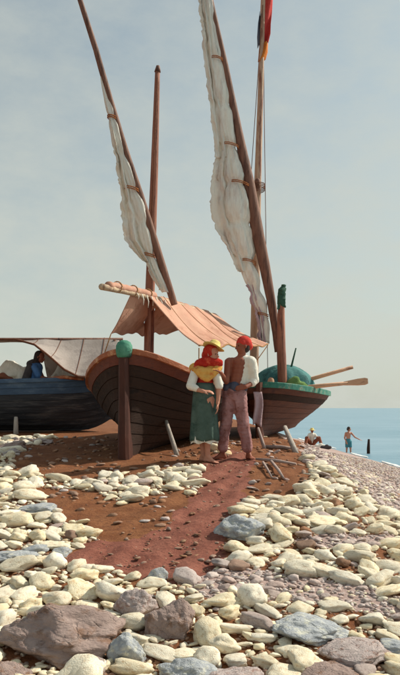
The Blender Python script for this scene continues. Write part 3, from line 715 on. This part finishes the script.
a = hit(284, 481) - an; MB().tube([Vector((-.05, 0, .05)), a * .6 + Vector((-.02, 0, .05)), a + Vector((0, 0, .03))], [.02, .02, .012], 8).build('arm', M['iron'], anc)
a = hit(272, 479) - an; bq = hit(263, 466) - an; MB().tube([bq + Vector((0, 0, .05)), (a + bq) / 2 + Vector((0, 0, .04)), a + Vector((0, 0, .02))], [.018, .016, .01], 8).build('arm', M['iron'], anc)
tag(anc, 'small rusty anchor lying on the bare earth right of the man', 'anchor')
pp = Vector((8.6, 36, 0)); pp.x = (368.5 - 200) / FPX * 36
tag(MB().tube([(pp.x, 36, SEA - .5), (pp.x, 36, SEA + .25), (pp.x + .02, 36, SEA + .75)], [.09, .085, .06], 8, jit=.1).build('mooring_post', M['hull_dark']), 'dark post standing in the shallow water', 'post')

# ------------------------------------------------------------------ people
def hand(wr, d, palm, r=.009, curl=.5):
    """palm and five bent fingers from wrist wr along d; palm = normal the fingers curl to"""
    wr, d, pn = Vector(wr), Vector(d).normalized(), Vector(palm).normalized()
    sd = d.cross(pn).normalized(); c = []
    kn = wr + d * .085
    for k, o in enumerate((-.03, -.01, .01, .028)):
        L = (.062, .075, .07, .055)[k]
        b0 = kn + sd * o; b1 = b0 + (d + pn * curl * .5).normalized() * L * .55; b2 = b1 + (d + pn * curl * 1.8).normalized() * L * .5
        c += [(wr + sd * o * .6, .017, b0, .0125), (b0, .0105, b1, r), (b1, r, b2, r * .8)]
    t0 = wr + d * .025 - sd * .025; t1 = t0 + (d * .6 - sd * .7 + pn * .2).normalized() * .045; t2 = t1 + (d - sd * .15 + pn * .3).normalized() * .035
    return c + [(t0, .015, t1, .0115), (t1, .0115, t2, .009)]
def head(c, f, up=(0, 0, 1), s=1.):
    """skull, jaw, nose, ears, neck start; f = facing"""
    c, f, u = Vector(c), Vector(f).normalized(), Vector(up).normalized(); sd = f.cross(u).normalized()
    k = [(c + u * .03 * s - f * .012, .088 * s, c + u * .035 * s + f * .012, .085 * s), (c + f * .022 * s - u * .035 * s, .068 * s, c + f * .036 * s - u * .075 * s, .042 * s),
         (c + f * .088 * s + u * .0, .012 * s, c + f * .112 * s - u * .026 * s, .015 * s), (c + f * .085 * s - u * .058 * s, .014, c + f * .087 * s - u * .058 * s, .014),
         (c + f * .080 * s + u * .035 * s + sd * .03, .014, c + f * .080 * s + u * .035 * s - sd * .03, .014)]
    for e in (-1, 1): k.append((c + sd * e * .082 * s + u * .005, .015, c + sd * e * .088 * s - u * .025, .012))
    return k
def eyes(c, f, m, parent, s=1.):
    c, f = Vector(c), Vector(f).normalized(); sd = f.cross(Vector((0, 0, 1))).normalized(); caps = []
    for e in (-1, 1):
        p = c + f * .086 * s + sd * e * .031 * s + Vector((0, 0, .008)); bm = MB()
        o = blob('eye', [(p, .009, p + f * .001, .009)], m, parent, .005, 2)
def foot(an, d, r=.035):
    an, d = Vector(an), Vector(d).normalized()
    h = Vector((an.x, an.y, .028)) - d * .035
    c = [(an, r, h, .034), (h, .032, h + d * .13, .03, (1, 1, .85)), (an, r * .95, h + d * .1 + Vector((0, 0, .012)), .028)]
    sd = d.cross(Vector((0, 0, 1)))
    for k, o in enumerate((-.03, -.014, 0, .013, .025)): c.append((h + d * .13 + sd * o, .014, h + d * (.2 - .008 * abs(k - 1)) + sd * o * 1.15 - Vector((0, 0, .012)), .0095))
    return c

# the woman: dark green skirt, red headscarf, straw hat; turned to the right
wx, wy = .075, 9.78
W = empty('person', (wx, wy, zg(wx, wy) - .005))
tag(W, 'woman in green skirt, red scarf and yellow straw hat beside the dark bow', 'person', 'people by the boats')
f = Vector((.86, -.5, -.12)); hc = (.085, -.03, 1.50)
caps = head(hc, f) + [((.06, 0, 1.42), .05, (.03, .01, 1.30), .06), ((.03, .01, 1.27), .1, (.0, .02, 1.08), .105), ((0, .02, 1.08), .10, (-.01, .02, .9), .135),
        ((-.06, .05, .86), .095, (-.05, .06, .48), .062), ((-.05, .06, .48), .056, (-.03, .06, .09), .038), ((.04, -.04, .86), .095, (.03, -.06, .48), .062), ((.03, -.06, .48), .056, (.03, -.06, .09), .038),
        ((-.12, .06, 1.28), .06, (.13, -.05, 1.28), .06),
        ((-.13, -.02, 1.27), .052, (-.2, -.10, 1.03), .042), ((-.2, -.10, 1.03), .04, (-.03, -.24, .98), .028),
        ((.13, -.06, 1.27), .052, (.19, -.08, 1.03), .042), ((.19, -.08, 1.03), .04, (.17, -.13, .82), .028)]
caps += hand((-.03, -.24, .98), (.9, -.3, -.05), (0, .3, -1)) + hand((.17, -.13, .82), (-.05, -.1, -1), (-1, 0, 0), curl=.35)
caps += foot((-.03, .06, .09), f) + foot((.03, -.06, .09), f)
blob('body', caps, M['skin'], W, .0085, 3)
eyes(hc, f, M['hair'], W)
# skirt with folds
rg = []
for i in range(22):
    t = i / 21; z = lerp(1.10, .30, t); r = []
    for k in range(64):
        a = 2 * math.pi * k / 64; rr = lerp(.115, .185, t ** .55) * (1 + (.02 + .07 * t) * math.sin(a * 9 + 1.5 * math.sin(a * 2 + t)) + .04 * t * noise.noise(Vector((a * 2, t * 3, 1))))
        r.append((rr * math.cos(a) * 1.03 - .015, rr * .9 * math.sin(a) + .01, z + .012 * math.sin(a * 5) * t))
    rg.append(r)
sk = MB().ring(rg, cap=False).build('skirt', M['skirt'], W); md = sk.modifiers.new('t', 'SOLIDIFY'); md.thickness = .008
rg2 = []
for i in range(6):
    t = i / 5; z = lerp(.35, .265, t); r = []
    for k in range(64):
        a = 2 * math.pi * k / 64; rr = lerp(.16, .176, t) * (1 + .08 * math.sin(a * 11 + 1.3) + .03 * math.sin(a * 23))
        r.append((rr * math.cos(a) * 1.03 - .015, rr * .9 * math.sin(a) + .01, z + .014 * math.sin(a * 7)))
    rg2.append(r)
pt_ = MB().ring(rg2, cap=False).build('petticoat', M['white_cloth'], W); md = pt_.modifiers.new('t', 'SOLIDIFY'); md.thickness = .006
blob('bodice', [((.02, .01, 1.27), .118, (-.005, .02, 1.08), .122), ((-.1, .05, 1.27), .078, (.11, -.05, 1.27), .078)], M['red_cloth'], W, .012)
blob('sleeve', [((-.13, -.01, 1.28), .072, (-.205, -.10, 1.06), .066), ((-.205, -.10, 1.06), .06, (-.13, -.17, 1.02), .05)], M['white_cloth'], W, .012)
blob('sleeve', [((.13, -.05, 1.28), .07, (.19, -.08, 1.06), .062)], M['white_cloth'], W, .012)
shw = blob('shawl', [((-.16, .02, 1.31), .075, (.17, -.05, 1.31), .07), ((-.15, -.06, 1.27), .05, (.02, -.15, 1.15), .045), ((.16, -.10, 1.27), .05, (.03, -.155, 1.15), .045), ((-.1, .1, 1.30), .06, (.06, .12, 1.14), .05), ((-.08, -.1, 1.26), .06, (.1, -.13, 1.25), .055)], M['ochre'], W, .012)
for v in shw.data.vertices: v.co += Vector((.012, .012, .012)) * noise.noise(v.co * 22)
hd = Vector(hc)
sc_f = blob('headscarf', [(hd + Vector((-.022, .012, .035)), .106, hd + Vector((-.012, .01, .045)), .102), (hd + Vector((-.06, .035, 0)), .075, hd + Vector((-.085, .045, -.05)), .05), (hd + Vector((-.09, .045, -.05)), .04, hd + Vector((-.15, .03, -.11)), .022)], M['red_cloth'], W, .012)
rsh = blob('red_shawl', [(hd + Vector((-.17, .02, -.13)), .07, hd + Vector((-.05, -.03, -.10)), .085), (hd + Vector((-.05, -.03, -.1)), .08, hd + Vector((.10, -.03, -.13)), .065), (hd + Vector((-.08, .07, -.11)), .07, hd + Vector((.06, .06, -.12)), .06), (hd + Vector((-.2, .02, -.15)), .05, hd + Vector((-.23, .0, -.2)), .04)], M['red_cloth'], W, .012)
for v in rsh.data.vertices: v.co += Vector((.012, .012, .012)) * noise.noise(v.co * 24)
for v in sc_f.data.vertices: v.co += Vector((.014, .014, .010)) * noise.noise(Vector((v.co.x * 26, v.co.y * 26, v.co.z * 9)))
rg = []
for (r, z) in ((.001, .085), (.06, .083), (.075, .06), (.082, .02), (.10, .008), (.15, -.008), (.158, -.012), (.15, -.016), (.1, .0), (.08, .008)):
    rg.append([Vector((r * math.cos(a), r * math.sin(a), z + .012 * math.sin(a * 2) * (r > .1))) for a in np.linspace(0, 2 * math.pi, 30, endpoint=False)])
ht = MB().ring(rg).build('straw_hat', M['straw'], W); ht.location = hd + Vector((.035, -.02, .105)); ht.rotation_euler = (R(-14), R(20), 0)

# the man: red cap, white shirt, mauve trousers; leaning, turned to the left
mx_, my = .49, 9.95
H = empty('person', (mx_, my, zg(mx_, my) - .005))
tag(H, 'man in red cap, open white shirt and mauve-brown trousers standing between the two boats', 'person', 'people by the boats')
f = Vector((-.88, -.45, -.05)); hc = (.115, 0, 1.60)
caps = head(hc, f) + [((.115, .01, 1.53), .055, (.085, .02, 1.40), .066), ((.08, .02, 1.36), .12, (.03, .02, 1.13), .115), ((.03, .02, 1.13), .11, (.0, .02, .95), .12),
        ((-.06, .03, .93), .09, (-.13, -.02, .50), .062), ((-.13, -.02, .5), .056, (-.17, .04, .09), .038), ((.07, .0, .93), .09, (.12, -.05, .5), .062), ((.12, -.05, .5), .056, (.20, 0, .09), .038),
        ((-.07, .04, 1.38), .07, (.23, -.02, 1.38), .07),
        ((-.09, .0, 1.38), .056, (-.12, -.10, 1.10), .045), ((-.12, -.10, 1.10), .043, (-.21, -.26, 1.22), .03),
        ((.24, -.03, 1.38), .058, (.29, .0, 1.10), .046), ((.29, .0, 1.10), .044, (.15, -.14, 1.02), .031)]
caps += hand((-.21, -.26, 1.22), (-.7, -.4, .3), (0, .2, -1), curl=.5) + hand((.15, -.14, 1.02), (-.9, -.1, -.1), (0, .9, -.3), curl=.5)
caps += foot((-.17, .04, .09), f) + foot((.20, 0, .09), Vector((.3, -.9, 0)))
blob('body', caps, M['skin_tan'], H, .0085, 3)
eyes(hc, f, M['hair'], H)
hd = Vector(hc)
blob('hair', [(hd + Vector((.03, .02, .02)), .088, hd + Vector((.035, .02, -.02)), .078)], M['hair'], H, .012)
cp = blob('cap', [(hd + Vector((.01, .005, .06)), .098, hd + Vector((.03, .015, .06)), .098), (hd + Vector((.05, .03, .06)), .085, hd + Vector((.10, .04, .0)), .055), (hd + Vector((-.06, -.03, .055)), .035, hd + Vector((.0, -.07, .05)), .035)], M['red_cap'], H, .012)
sh = blob('shirt', [((.135, .03, 1.38), .11, (.10, .035, 1.13), .112), ((.10, .035, 1.13), .112, (.07, .03, 1.0), .115), ((.05, .06, 1.39), .08, (.22, -.02, 1.38), .088), ((.24, -.02, 1.38), .08, (.285, .0, 1.13), .072), ((.285, 0, 1.13), .066, (.25, -.04, 1.08), .06)], M['white_cloth'], H, .012)
for v in sh.data.vertices: v.co += Vector((.010, .010, .004)) * noise.noise(Vector((v.co.x * 12, v.co.y * 12, v.co.z * 8))) + Vector((.005, .006, 0)) * noise.noise(Vector((v.co.x * 16, v.co.y * 16, v.co.z * 26)))
blob('sash', [((-.09, .0, 1.02), .085, (.11, .0, 1.02), .085), ((0, -.05, 1.02), .09, (.02, .07, 1.02), .09)], M['sash'], H, .012)
tr = blob('trousers', [((-.01, .02, 1.0), .135, (.01, .02, .92), .145), ((-.06, .03, .92), .115, (-.13, -.02, .5), .09), ((-.13, -.02, .5), .088, (-.168, .035, .16), .082), ((.07, .0, .92), .115, (.12, -.05, .5), .09), ((.12, -.05, .5), .088, (.185, -.005, .16), .082)], M['trousers'], H, .012)
for v in tr.data.vertices: v.co += Vector((.02, .02, .004)) * noise.noise(Vector((v.co.x * 14, v.co.y * 14, v.co.z * 5))) + Vector((.008, .010, 0)) * noise.noise(Vector((v.co.x * 9, v.co.y * 9, v.co.z * 34)))

# seated figure in boat C
sx_, sy_ = -3.47, 14.62
Cn = empty('person', (sx_, sy_, 1.72))
tag(Cn, 'dark-haired figure in dark cloak and blue shirt seated in the blue boat', 'person', 'people by the boats')
f = Vector((.95, -.3, -.25)); hc = (.14, -.05, .84)
caps = head(hc, f) + [((.10, -.03, .77), .05, (.06, 0, .66), .06), ((.05, 0, .62), .12, (-.04, 0, .25), .13), ((-.04, .08, .15), .11, (.36, .10, .18), .075), ((-.04, -.08, .15), .11, (.36, -.08, .18), .075),
        ((.36, .10, .18), .06, (.36, .10, -.16), .045), ((.36, -.08, .18), .06, (.36, -.08, -.16), .045), ((.36, .1, -.18), .045, (.46, .1, -.2), .035), ((.36, -.08, -.18), .045, (.46, -.08, -.2), .035),
        ((.05, -.15, .62), .055, (.14, -.21, .42), .045), ((.14, -.21, .42), .042, (.34, -.16, .38), .03), ((.05, .15, .62), .055, (.14, .2, .42), .045), ((.14, .2, .42), .042, (.34, .12, .38), .03)]
caps += hand((.34, -.16, .38), (1, .1, -.1), (0, 0, -1)) + hand((.34, .12, .38), (1, -.1, -.1), (0, 0, -1))
blob('body', caps, M['skin_tan'], Cn, .009, 3)
hd = Vector(hc)
blob('hair', [(hd + Vector((-.02, .01, .04)), .105, hd + Vector((-.04, .02, -.01)), .1), (hd + Vector((-.06, .02, -.04)), .085, hd + Vector((-.1, .02, -.14)), .07)], M['hair'], Cn, .012)
blob('shirt', [((.06, -.01, .62), .135, (-.01, 0, .28), .14), ((.05, -.14, .62), .075, (.14, -.21, .44), .065)], M['blue_cloth'], Cn, .012)
blob('cloak', [((-.02, .04, .64), .12, (-.13, .05, .22), .15), ((-.06, -.10, .62), .085, (-.17, -.13, .22), .11), ((.02, .12, .62), .1, (-.05, .16, .25), .12), ((-.08, 0, .7), .08, (-.02, .02, .74), .07)], M['cloak'], Cn, .014)
blob('trousers', [((-.04, .08, .15), .12, (.36, .10, .18), .09), ((-.04, -.08, .15), .12, (.36, -.08, .18), .09), ((.36, .1, .18), .085, (.36, .1, -.12), .07), ((.36, -.08, .18), .085, (.36, -.08, -.12), .07)], M['cloak'], Cn, .014)

# bather at the water's edge
bx_, by_ = (348.5 - 200) / FPX * 37, 37.
Bt = empty('person', (bx_, by_, SEA - .17))
tag(Bt, 'bare-chested bather in blue trunks standing at the edge of the sea', 'person', 'people at the waterline')
f = Vector((.9, -.3, 0)); hc = (.02, 0, 1.40)
caps = head(hc, f, s=.95) + [((.01, 0, 1.32), .05, (0, 0, 1.22), .06), ((0, 0, 1.16), .125, (-.01, 0, .95), .115), ((-.01, 0, .95), .11, (-.01, 0, .78), .13), ((-.07, 0, .74), .09, (-.09, 0, .4), .06), ((-.09, 0, .4), .055, (-.1, .02, .08), .038), ((.07, 0, .74), .09, (.1, -.04, .4), .06), ((.1, -.04, .4), .055, (.12, 0, .08), .038),
        ((-.13, 0, 1.19), .065, (.14, 0, 1.19), .065), ((.16, -.02, 1.18), .052, (.32, -.10, .98), .043), ((.32, -.1, .98), .041, (.55, -.15, .86), .03), ((-.15, 0, 1.18), .052, (-.2, .03, .93), .043), ((-.2, .03, .93), .041, (-.13, -.1, .74), .03)]
caps += hand((.55, -.15, .86), (.9, -.2, -.3), (0, 0, -1)) + hand((-.13, -.1, .74), (.3, -.3, -1), (0, 1, 0)) + foot((-.1, .02, .08), f) + foot((.12, 0, .08), f)
blob('body', caps, M['skin'], Bt, .011, 3)
hd = Vector(hc); blob('hair', [(hd + Vector((-.01, 0, .05)), .096, hd + Vector((-.03, .01, .0)), .092)], M['hair'], Bt, .014)
blob('trunks', [((-.01, 0, .84), .135, (-.01, 0, .74), .15), ((-.07, 0, .74), .11, (-.085, 0, .5), .095), ((.07, 0, .74), .11, (.09, -.03, .5), .095)], M['trunks'], Bt, .014)

# figure sitting on the shingle above the water
sx2, sy2 = (312 - 200) / FPX * 38, 38.
St = empty('person', (sx2, sy2, zg(sx2, sy2) + .0))
tag(St, 'person in straw hat, pale shirt and brown trousers sitting on the shingle by the sea', 'person', 'people at the waterline')
f = Vector((.3, -.95, 0)); hc = (0, -.02, .80)
caps = head(hc, f) + [((0, 0, .72), .05, (0, .02, .64), .06), ((0, .02, .58), .13, (0, .06, .14), .14), ((-.1, .02, .12), .11, (-.34, -.3, .42), .075), ((-.34, -.3, .42), .065, (-.42, -.5, .06), .045), ((.1, .02, .12), .11, (.34, -.3, .42), .075), ((.34, -.3, .42), .065, (.42, -.5, .06), .045),
        ((-.15, .02, .6), .055, (-.27, -.1, .42), .045), ((-.27, -.1, .42), .042, (-.26, -.3, .5), .03), ((.15, .02, .6), .055, (.27, -.1, .42), .045), ((.27, -.1, .42), .042, (.26, -.3, .5), .03)]
caps += hand((-.26, -.3, .5), (0, -1, -.2), (0, 0, -1)) + hand((.26, -.3, .5), (0, -1, -.2), (0, 0, -1)) + foot((-.42, -.5, .06), (0, -1, 0)) + foot((.42, -.5, .06), (0, -1, 0))
blob('body', caps, M['skin_tan'], St, .011, 3)
blob('shirt', [((0, .02, .58), .15, (0, .05, .2), .155), ((-.14, .02, .6), .08, (-.25, -.07, .45), .07), ((.14, .02, .6), .08, (.25, -.07, .45), .07)], M['white_cloth'], St, .014)
blob('trousers', [((-.08, .03, .13), .13, (-.34, -.3, .42), .1), ((-.34, -.3, .42), .095, (-.41, -.47, .12), .085), ((.08, .03, .13), .13, (.34, -.3, .42), .1), ((.34, -.3, .42), .095, (.41, -.47, .12), .085)], M['brown_cloth'], St, .014)
rg = []
for (r, z) in ((.001, .1), (.07, .098), (.09, .07), (.098, .01), (.13, .0), (.2, -.02), (.2, -.028), (.12, -.006), (.09, .0)):
    rg.append([(r * math.cos(a), r * math.sin(a), z) for a in np.linspace(0, 2 * math.pi, 20, endpoint=False)])
ht = MB().ring(rg).build('straw_hat', M['straw'], St); ht.location = (0, -.01, .86)
for (px_, py_, lab) in ((320, 447.5, 'small white bundle on the shingle next to the sitting figure'), (326, 449, 'small dark bundle on the shingle by the water, right of a white one')):
    p = hit(px_, py_); o = blob('cloth_bundle', [(p + Vector((-.18, 0, .06)), .13, p + Vector((.2, 0, .08)), .1), (p + Vector((0, 0, .1)), .12, p + Vector((.05, 0, .16)), .09)], M['white_cloth'] if 'white bundle' in lab else M['cloak'], None, .03)
    tag(o, lab, 'cloth bundle')

# ------------------------------------------------------------------ boulders
def rock_mesh(name, seed, sub, m, sharp=.28, np_=9, lo=.62):
    bm = bmesh.new(); bmesh.ops.create_icosphere(bm, subdivisions=sub, radius=1)
    rnd = random.Random(seed); pl = []
    for k in range(np_):
        d = Vector((rnd.gauss(0, 1), rnd.gauss(0, 1), rnd.gauss(0, 1) * .8)).normalized(); pl.append((d, rnd.uniform(lo, .92)))
    for v in bm.verts:
        p = v.co.normalized(); r = 1.0
        for d, h in pl:
            q = p.dot(d)
            if q > .2: r = min(r, h / q * 1.0)
        r = lerp(1, r, .95)
        r *= 1 + sharp * noise.noise(p * 1.6 + Vector((seed, 0, 0))) * .6 + .10 * noise.noise(p * 4 + Vector((0, seed, 0))) + (.04 * noise.noise(p * 10 + Vector((0, 0, seed))) if sub > 2 else 0)
        v.co = p * r
    me = bpy.data.meshes.new(name); bm.to_mesh(me); bm.free(); me.materials.append(m)
    me.polygons.foreach_set('use_smooth', np.ones(len(me.polygons), dtype=bool)); return me
ROCKS = [  # picture x, y of foot, width, height in picture; material; label
    (66, 655, 122, 66, 'rock_mauve', 'big mauve-brown boulder at the lower left, largest on the beach'),
    (136, 622, 36, 42, 'rock_lilac', 'rounded lilac boulder just right of the biggest boulder'),
    (171, 642, 46, 60, 'rock_mauve', 'upright mauve-brown boulder in the foreground below the reddish painted shadow'),
    (127, 668, 36, 44, 'rock_grey', 'grey wedge-shaped boulder at the foot of the mauve boulders'),
    (92, 681, 30, 30, 'rock_lilac', 'pale lilac stone at the bottom edge below the biggest boulder'),
    (187, 684, 56, 32, 'rock_grey', 'blue-grey slab at the bottom edge below the upright boulder'),
    (236, 690, 66, 30, 'rock_lilac', 'lilac-grey slab at the bottom edge, middle of the picture'),
    (312, 640, 72, 34, 'rock_grey', 'broad blue-grey boulder among pale stones at the lower right'),
    (240, 541, 46, 36, 'rock_grey', 'grey wedge-shaped rock at the right edge of the reddish painted shadow'),
    (40, 512, 40, 11, 'rock_grey', 'long flat blue-grey stone above the pale stones at the left'),
    (37, 553, 27, 13, 'rock_grey', 'left of two small grey oval stones below the brown shadow-shaped earth'),
    (61, 556, 23, 13, 'rock_grey', 'right of two small grey oval stones below the brown shadow-shaped earth'),
    (12, 563, 46, 18, 'rock_grey', 'flat grey stone at the left edge above the biggest boulder'),
    (156, 583, 20, 22, 'rock_grey', 'round pale grey stone at the lower tip of the reddish painted shadow'),
    (352, 662, 62, 24, 'rock_lilac', 'lilac-grey slab near the lower right corner'),
    (396, 655, 40, 20, 'rock_grey', 'grey slab cut by the right edge near the bottom'),
    (330, 684, 60, 22, 'rock_mauve', 'mauve stone at the bottom edge near the lower right corner'),
    (14, 452, 34, 15, 'rock_mauve', 'mauve stone at the left edge in front of the navy boat'),
    (40, 445, 32, 10, 'rock_lilac', 'pale mauve stone in front of the navy boat'),
    (8, 684, 44, 30, 'rock_mauve', 'mauve stone in the lower left corner'),
]
rocks_xy = []
for i, (px, py, wp, hp, m, lab) in enumerate(ROCKS):
    p = hit(px, py - hp * .18); D = p.y; k = D / FPX
    o = bpy.data.objects.new('boulder', rock_mesh('boulder', 11 + i * 3.7, 5 if wp > 30 else 4, M[m], .22, 14, .58)); col.objects.link(o)
    o.scale = (wp * k * .58, wp * k * .50, hp * k * .44); o.location = p + Vector((0, 0, hp * k * .12)); o.rotation_euler = (random.uniform(-.1, .1), random.uniform(-.12, .12), random.uniform(-.3, .3))
    tag(o, lab, 'boulder', 'larger rocks on the beach'); rocks_xy.append((p.x, p.y, wp * k * .5, wp * k * .38))

# ------------------------------------------------------------------ stones and gravel
rs = random.Random(21)
KIND = {'pale': M['stone_pale'], 'lilac': M['stone_lilac'], 'brown': M['stone_brown']}
base = {k: [rock_mesh('stone', 100 + j * 1.7, 3, m, .42, 13, .55) for j in range(14)] for k, m in KIND.items()}
small = [rock_mesh('stone', 200 + j * 1.3, 2, M['stone_pale'], .42, 12, .55) for j in range(10)]
placed = []; cell = {}
def free(x, y, r, f=.68):
    for (a, bq, c_, d_) in rocks_xy:
        if ((x - a) / (c_ + r * .3)) ** 2 + ((y - bq) / (d_ + r * .3)) ** 2 < 1: return False
    ci, cj = int(x / .25), int(y / .25)
    for i in (-1, 0, 1):
        for j in (-1, 0, 1):
            for (a, bq, rr) in cell.get((ci + i, cj + j), ()):
                if (x - a) ** 2 + (y - bq) ** 2 < ((r + rr) * f) ** 2: return False
    return True
feet = [(wx, wy), (mx_, my)]
for it in range(38000):
    y = rs.uniform(3.2, 13.2); hw = .36 * y + .7; x = rs.uniform(-hw, min(hw, 4.2)); z = zg(x, y)
    k = zone(x, y, z); big = rs.random()
    r = lerp(.03, .115, big ** 1.5) * (1.0 if y > 5.5 else .9)
    if it < 3600: r = rs.uniform(.08, .15)
    kind = 'pale'
    if k == 'pale':
        q = rs.random(); kind = 'pale' if q < .93 else ('lilac' if q < .98 else 'brown')
        if noise.noise(Vector((x * 1.6, y * 1.6, 31))) < -.33 and rs.random() < .75: continue
    elif k == 'lilac':
        if rs.random() > (.16 if x < 2.2 else .12): continue
        r = min(r, .055); kind = 'lilac' if rs.random() < .8 else 'pale'
    elif k == 'bare':
        if rs.random() > .02: continue
        r = min(r, .05); kind = 'brown' if rs.random() < .7 else 'lilac'
    else:
        if rs.random() > .03: continue
        r = min(r, .03); kind = 'brown'
    if any((x - a) ** 2 + (y - bq) ** 2 < (.3 + r) ** 2 for a, bq in feet): continue
    if abs(x + 1.07 - .2 * (y - 10)) < .45 and y > 9.8 - r: continue
    if not free(x, y, r): continue
    placed.append((x, y, z, r, kind)); cell.setdefault((int(x / .25), int(y / .25)), []).append((x, y, r))
placed.sort(key=lambda q: -q[3] / q[1])
def stone_matrix(x, y, z, r):
    flat = rs.uniform(.26, .58)
    return Matrix.Translation((x, y, z + r * flat * .38)) @ Matrix.Rotation(rs.uniform(-.3, .3), 4, 'X') @ Matrix.Rotation(rs.uniform(-.3, .3), 4, 'Y') @ Matrix.Rotation(rs.uniform(0, 6.3), 4, 'Z') @ Matrix.Diagonal((r * rs.uniform(1.0, 1.6), r * rs.uniform(.8, 1.05), r * flat * 1.1, 1))
inview = lambda q: -6 < S(*q[:3])[0] < 406 and 420 < S(*q[:3])[1] < 690
near = [q for q in placed if inview(q)][:300]; ns_ = set(id(q) for q in near); rest = [q for q in placed if id(q) not in ns_]
for (x, y, z, r, kind) in near:
    o = bpy.data.objects.new('stone', rs.choice(base[kind])); col.objects.link(o); o.matrix_world = stone_matrix(x, y, z, r)
    mw = o.matrix_world.copy(); o.parent = beach; o.matrix_world = mw
def joined(name, items, meshes, order, parent):
    V, Fc, mi = [], [], []; b0 = 0
    arr = []
    for me in meshes:
        co = np.empty(len(me.vertices) * 3, dtype=np.float32); me.vertices.foreach_get('co', co)
        fa = np.array([p.vertices[:] for p in me.polygons]); arr.append((co.reshape(-1, 3), fa))
    for (mtx, k) in items:
        co, fa = arr[rs.randrange(len(arr))]; A = np.array(mtx)
        V.append(co @ A[:3, :3].T + A[:3, 3]); Fc.append(fa + b0); mi.append(np.full(len(fa), order.index(k), dtype=np.int32)); b0 += len(co)
    V = np.concatenate(V); Fc = np.concatenate(Fc); mi = np.concatenate(mi)
    me = bpy.data.meshes.new(name); me.vertices.add(len(V)); me.vertices.foreach_set('co', V.astype(np.float32).ravel())
    me.loops.add(len(Fc) * 3); me.loops.foreach_set('vertex_index', Fc.astype(np.int32).ravel())
    me.polygons.add(len(Fc)); me.polygons.foreach_set('loop_start', np.arange(0, len(Fc) * 3, 3, dtype=np.int32))
    for k in order: me.materials.append(KIND[k])
    me.polygons.foreach_set('material_index', mi); me.polygons.foreach_set('use_smooth', np.ones(len(Fc), dtype=bool)); me.update(calc_edges=True)
    o = bpy.data.objects.new(name, me); col.objects.link(o); o.parent = parent; return tag(o, kind='stuff')
ORD = ['pale', 'lilac', 'brown']
joined('loose_stones', [(stone_matrix(x, y, z, r), k) for (x, y, z, r, k) in rest], small, ORD, beach)
# fine gravel between the stones
tiny = [rock_mesh('grain', 300 + j, 1, M['stone_pale'], .3) for j in range(5)]
gr = []
for it in range(36000):
    y = 3.2 + 9.8 * rs.random() ** 1.4; hw = .36 * y + .6; x = rs.uniform(-hw, min(hw, 4.2)); z = zg(x, y); k = zone(x, y, z)
    r = rs.uniform(.008, .026) * (1 if y < 7 else 1.2)
    if k == 'bare':
        if rs.random() > .04: continue
        kd = 'brown'
    elif k == 'shadow_patch':
        if rs.random() > .15: continue
        kd = 'brown'; r *= .7
    elif k == 'lilac': kd = 'lilac' if rs.random() < .85 else 'pale'
    else: kd = rs.choice(['pale', 'brown', 'brown', 'brown'])
    if k == 'pale' and rs.random() < .5: continue
    gr.append((stone_matrix(x, y, z, r), kd))
for it in range(9000):
    y = rs.uniform(9, 30); x = rs.uniform(max(2.4, .13 * y), min(7.4, .34 * y + .6)); z = zg(x, y)
    if zone(x, y, z) != 'lilac' or z < SEA: continue
    gr.append((stone_matrix(x, y, z, rs.uniform(.02, .05)), 'lilac' if rs.random() < .8 else rs.choice(['pale', 'brown'])))
joined('gravel', gr, tiny, ORD, beach)
for k in ('rock_mauve', 'rock_lilac', 'rock_grey', 'stone_pale', 'stone_lilac'):
    nn = M[k].node_tree; bs = nn.nodes['Principled BSDF']; old = bs.inputs['Normal'].links[0].from_node
    t = nn.nodes.new('ShaderNodeTexCoord'); vo = nn.nodes.new('ShaderNodeTexVoronoi'); vo.feature = 'DISTANCE_TO_EDGE'; vo.inputs['Scale'].default_value = 2.1
    dn = nn.nodes.new('ShaderNodeTexNoise'); dn.inputs['Scale'].default_value = 2.5; dn.inputs['Detail'].default_value = 5
    va = nn.nodes.new('ShaderNodeMix'); va.data_type = 'VECTOR'; va.inputs['Factor'].default_value = .45
    nn.links.new(t.outputs['Object'], dn.inputs['Vector']); nn.links.new(t.outputs['Object'], va.inputs['A']); nn.links.new(dn.outputs['Color'], va.inputs['B']); nn.links.new(va.outputs['Result'], vo.inputs['Vector'])
    r_ = nn.nodes.new('ShaderNodeMapRange'); r_.inputs['From Max'].default_value = .035; nn.links.new(vo.outputs['Distance'], r_.inputs['Value'])
    b2 = nn.nodes.new('ShaderNodeBump'); b2.inputs['Strength'].default_value = .45 if 'rock' in k else .25; b2.inputs['Distance'].default_value = .03
    nn.links.new(r_.outputs[0], b2.inputs['Height']); nn.links.new(old.outputs[0], b2.inputs['Normal']); nn.links.new(b2.outputs[0], bs.inputs['Normal'])
for me in list(bpy.data.meshes):
    if me.users == 0: bpy.data.meshes.remove(me)
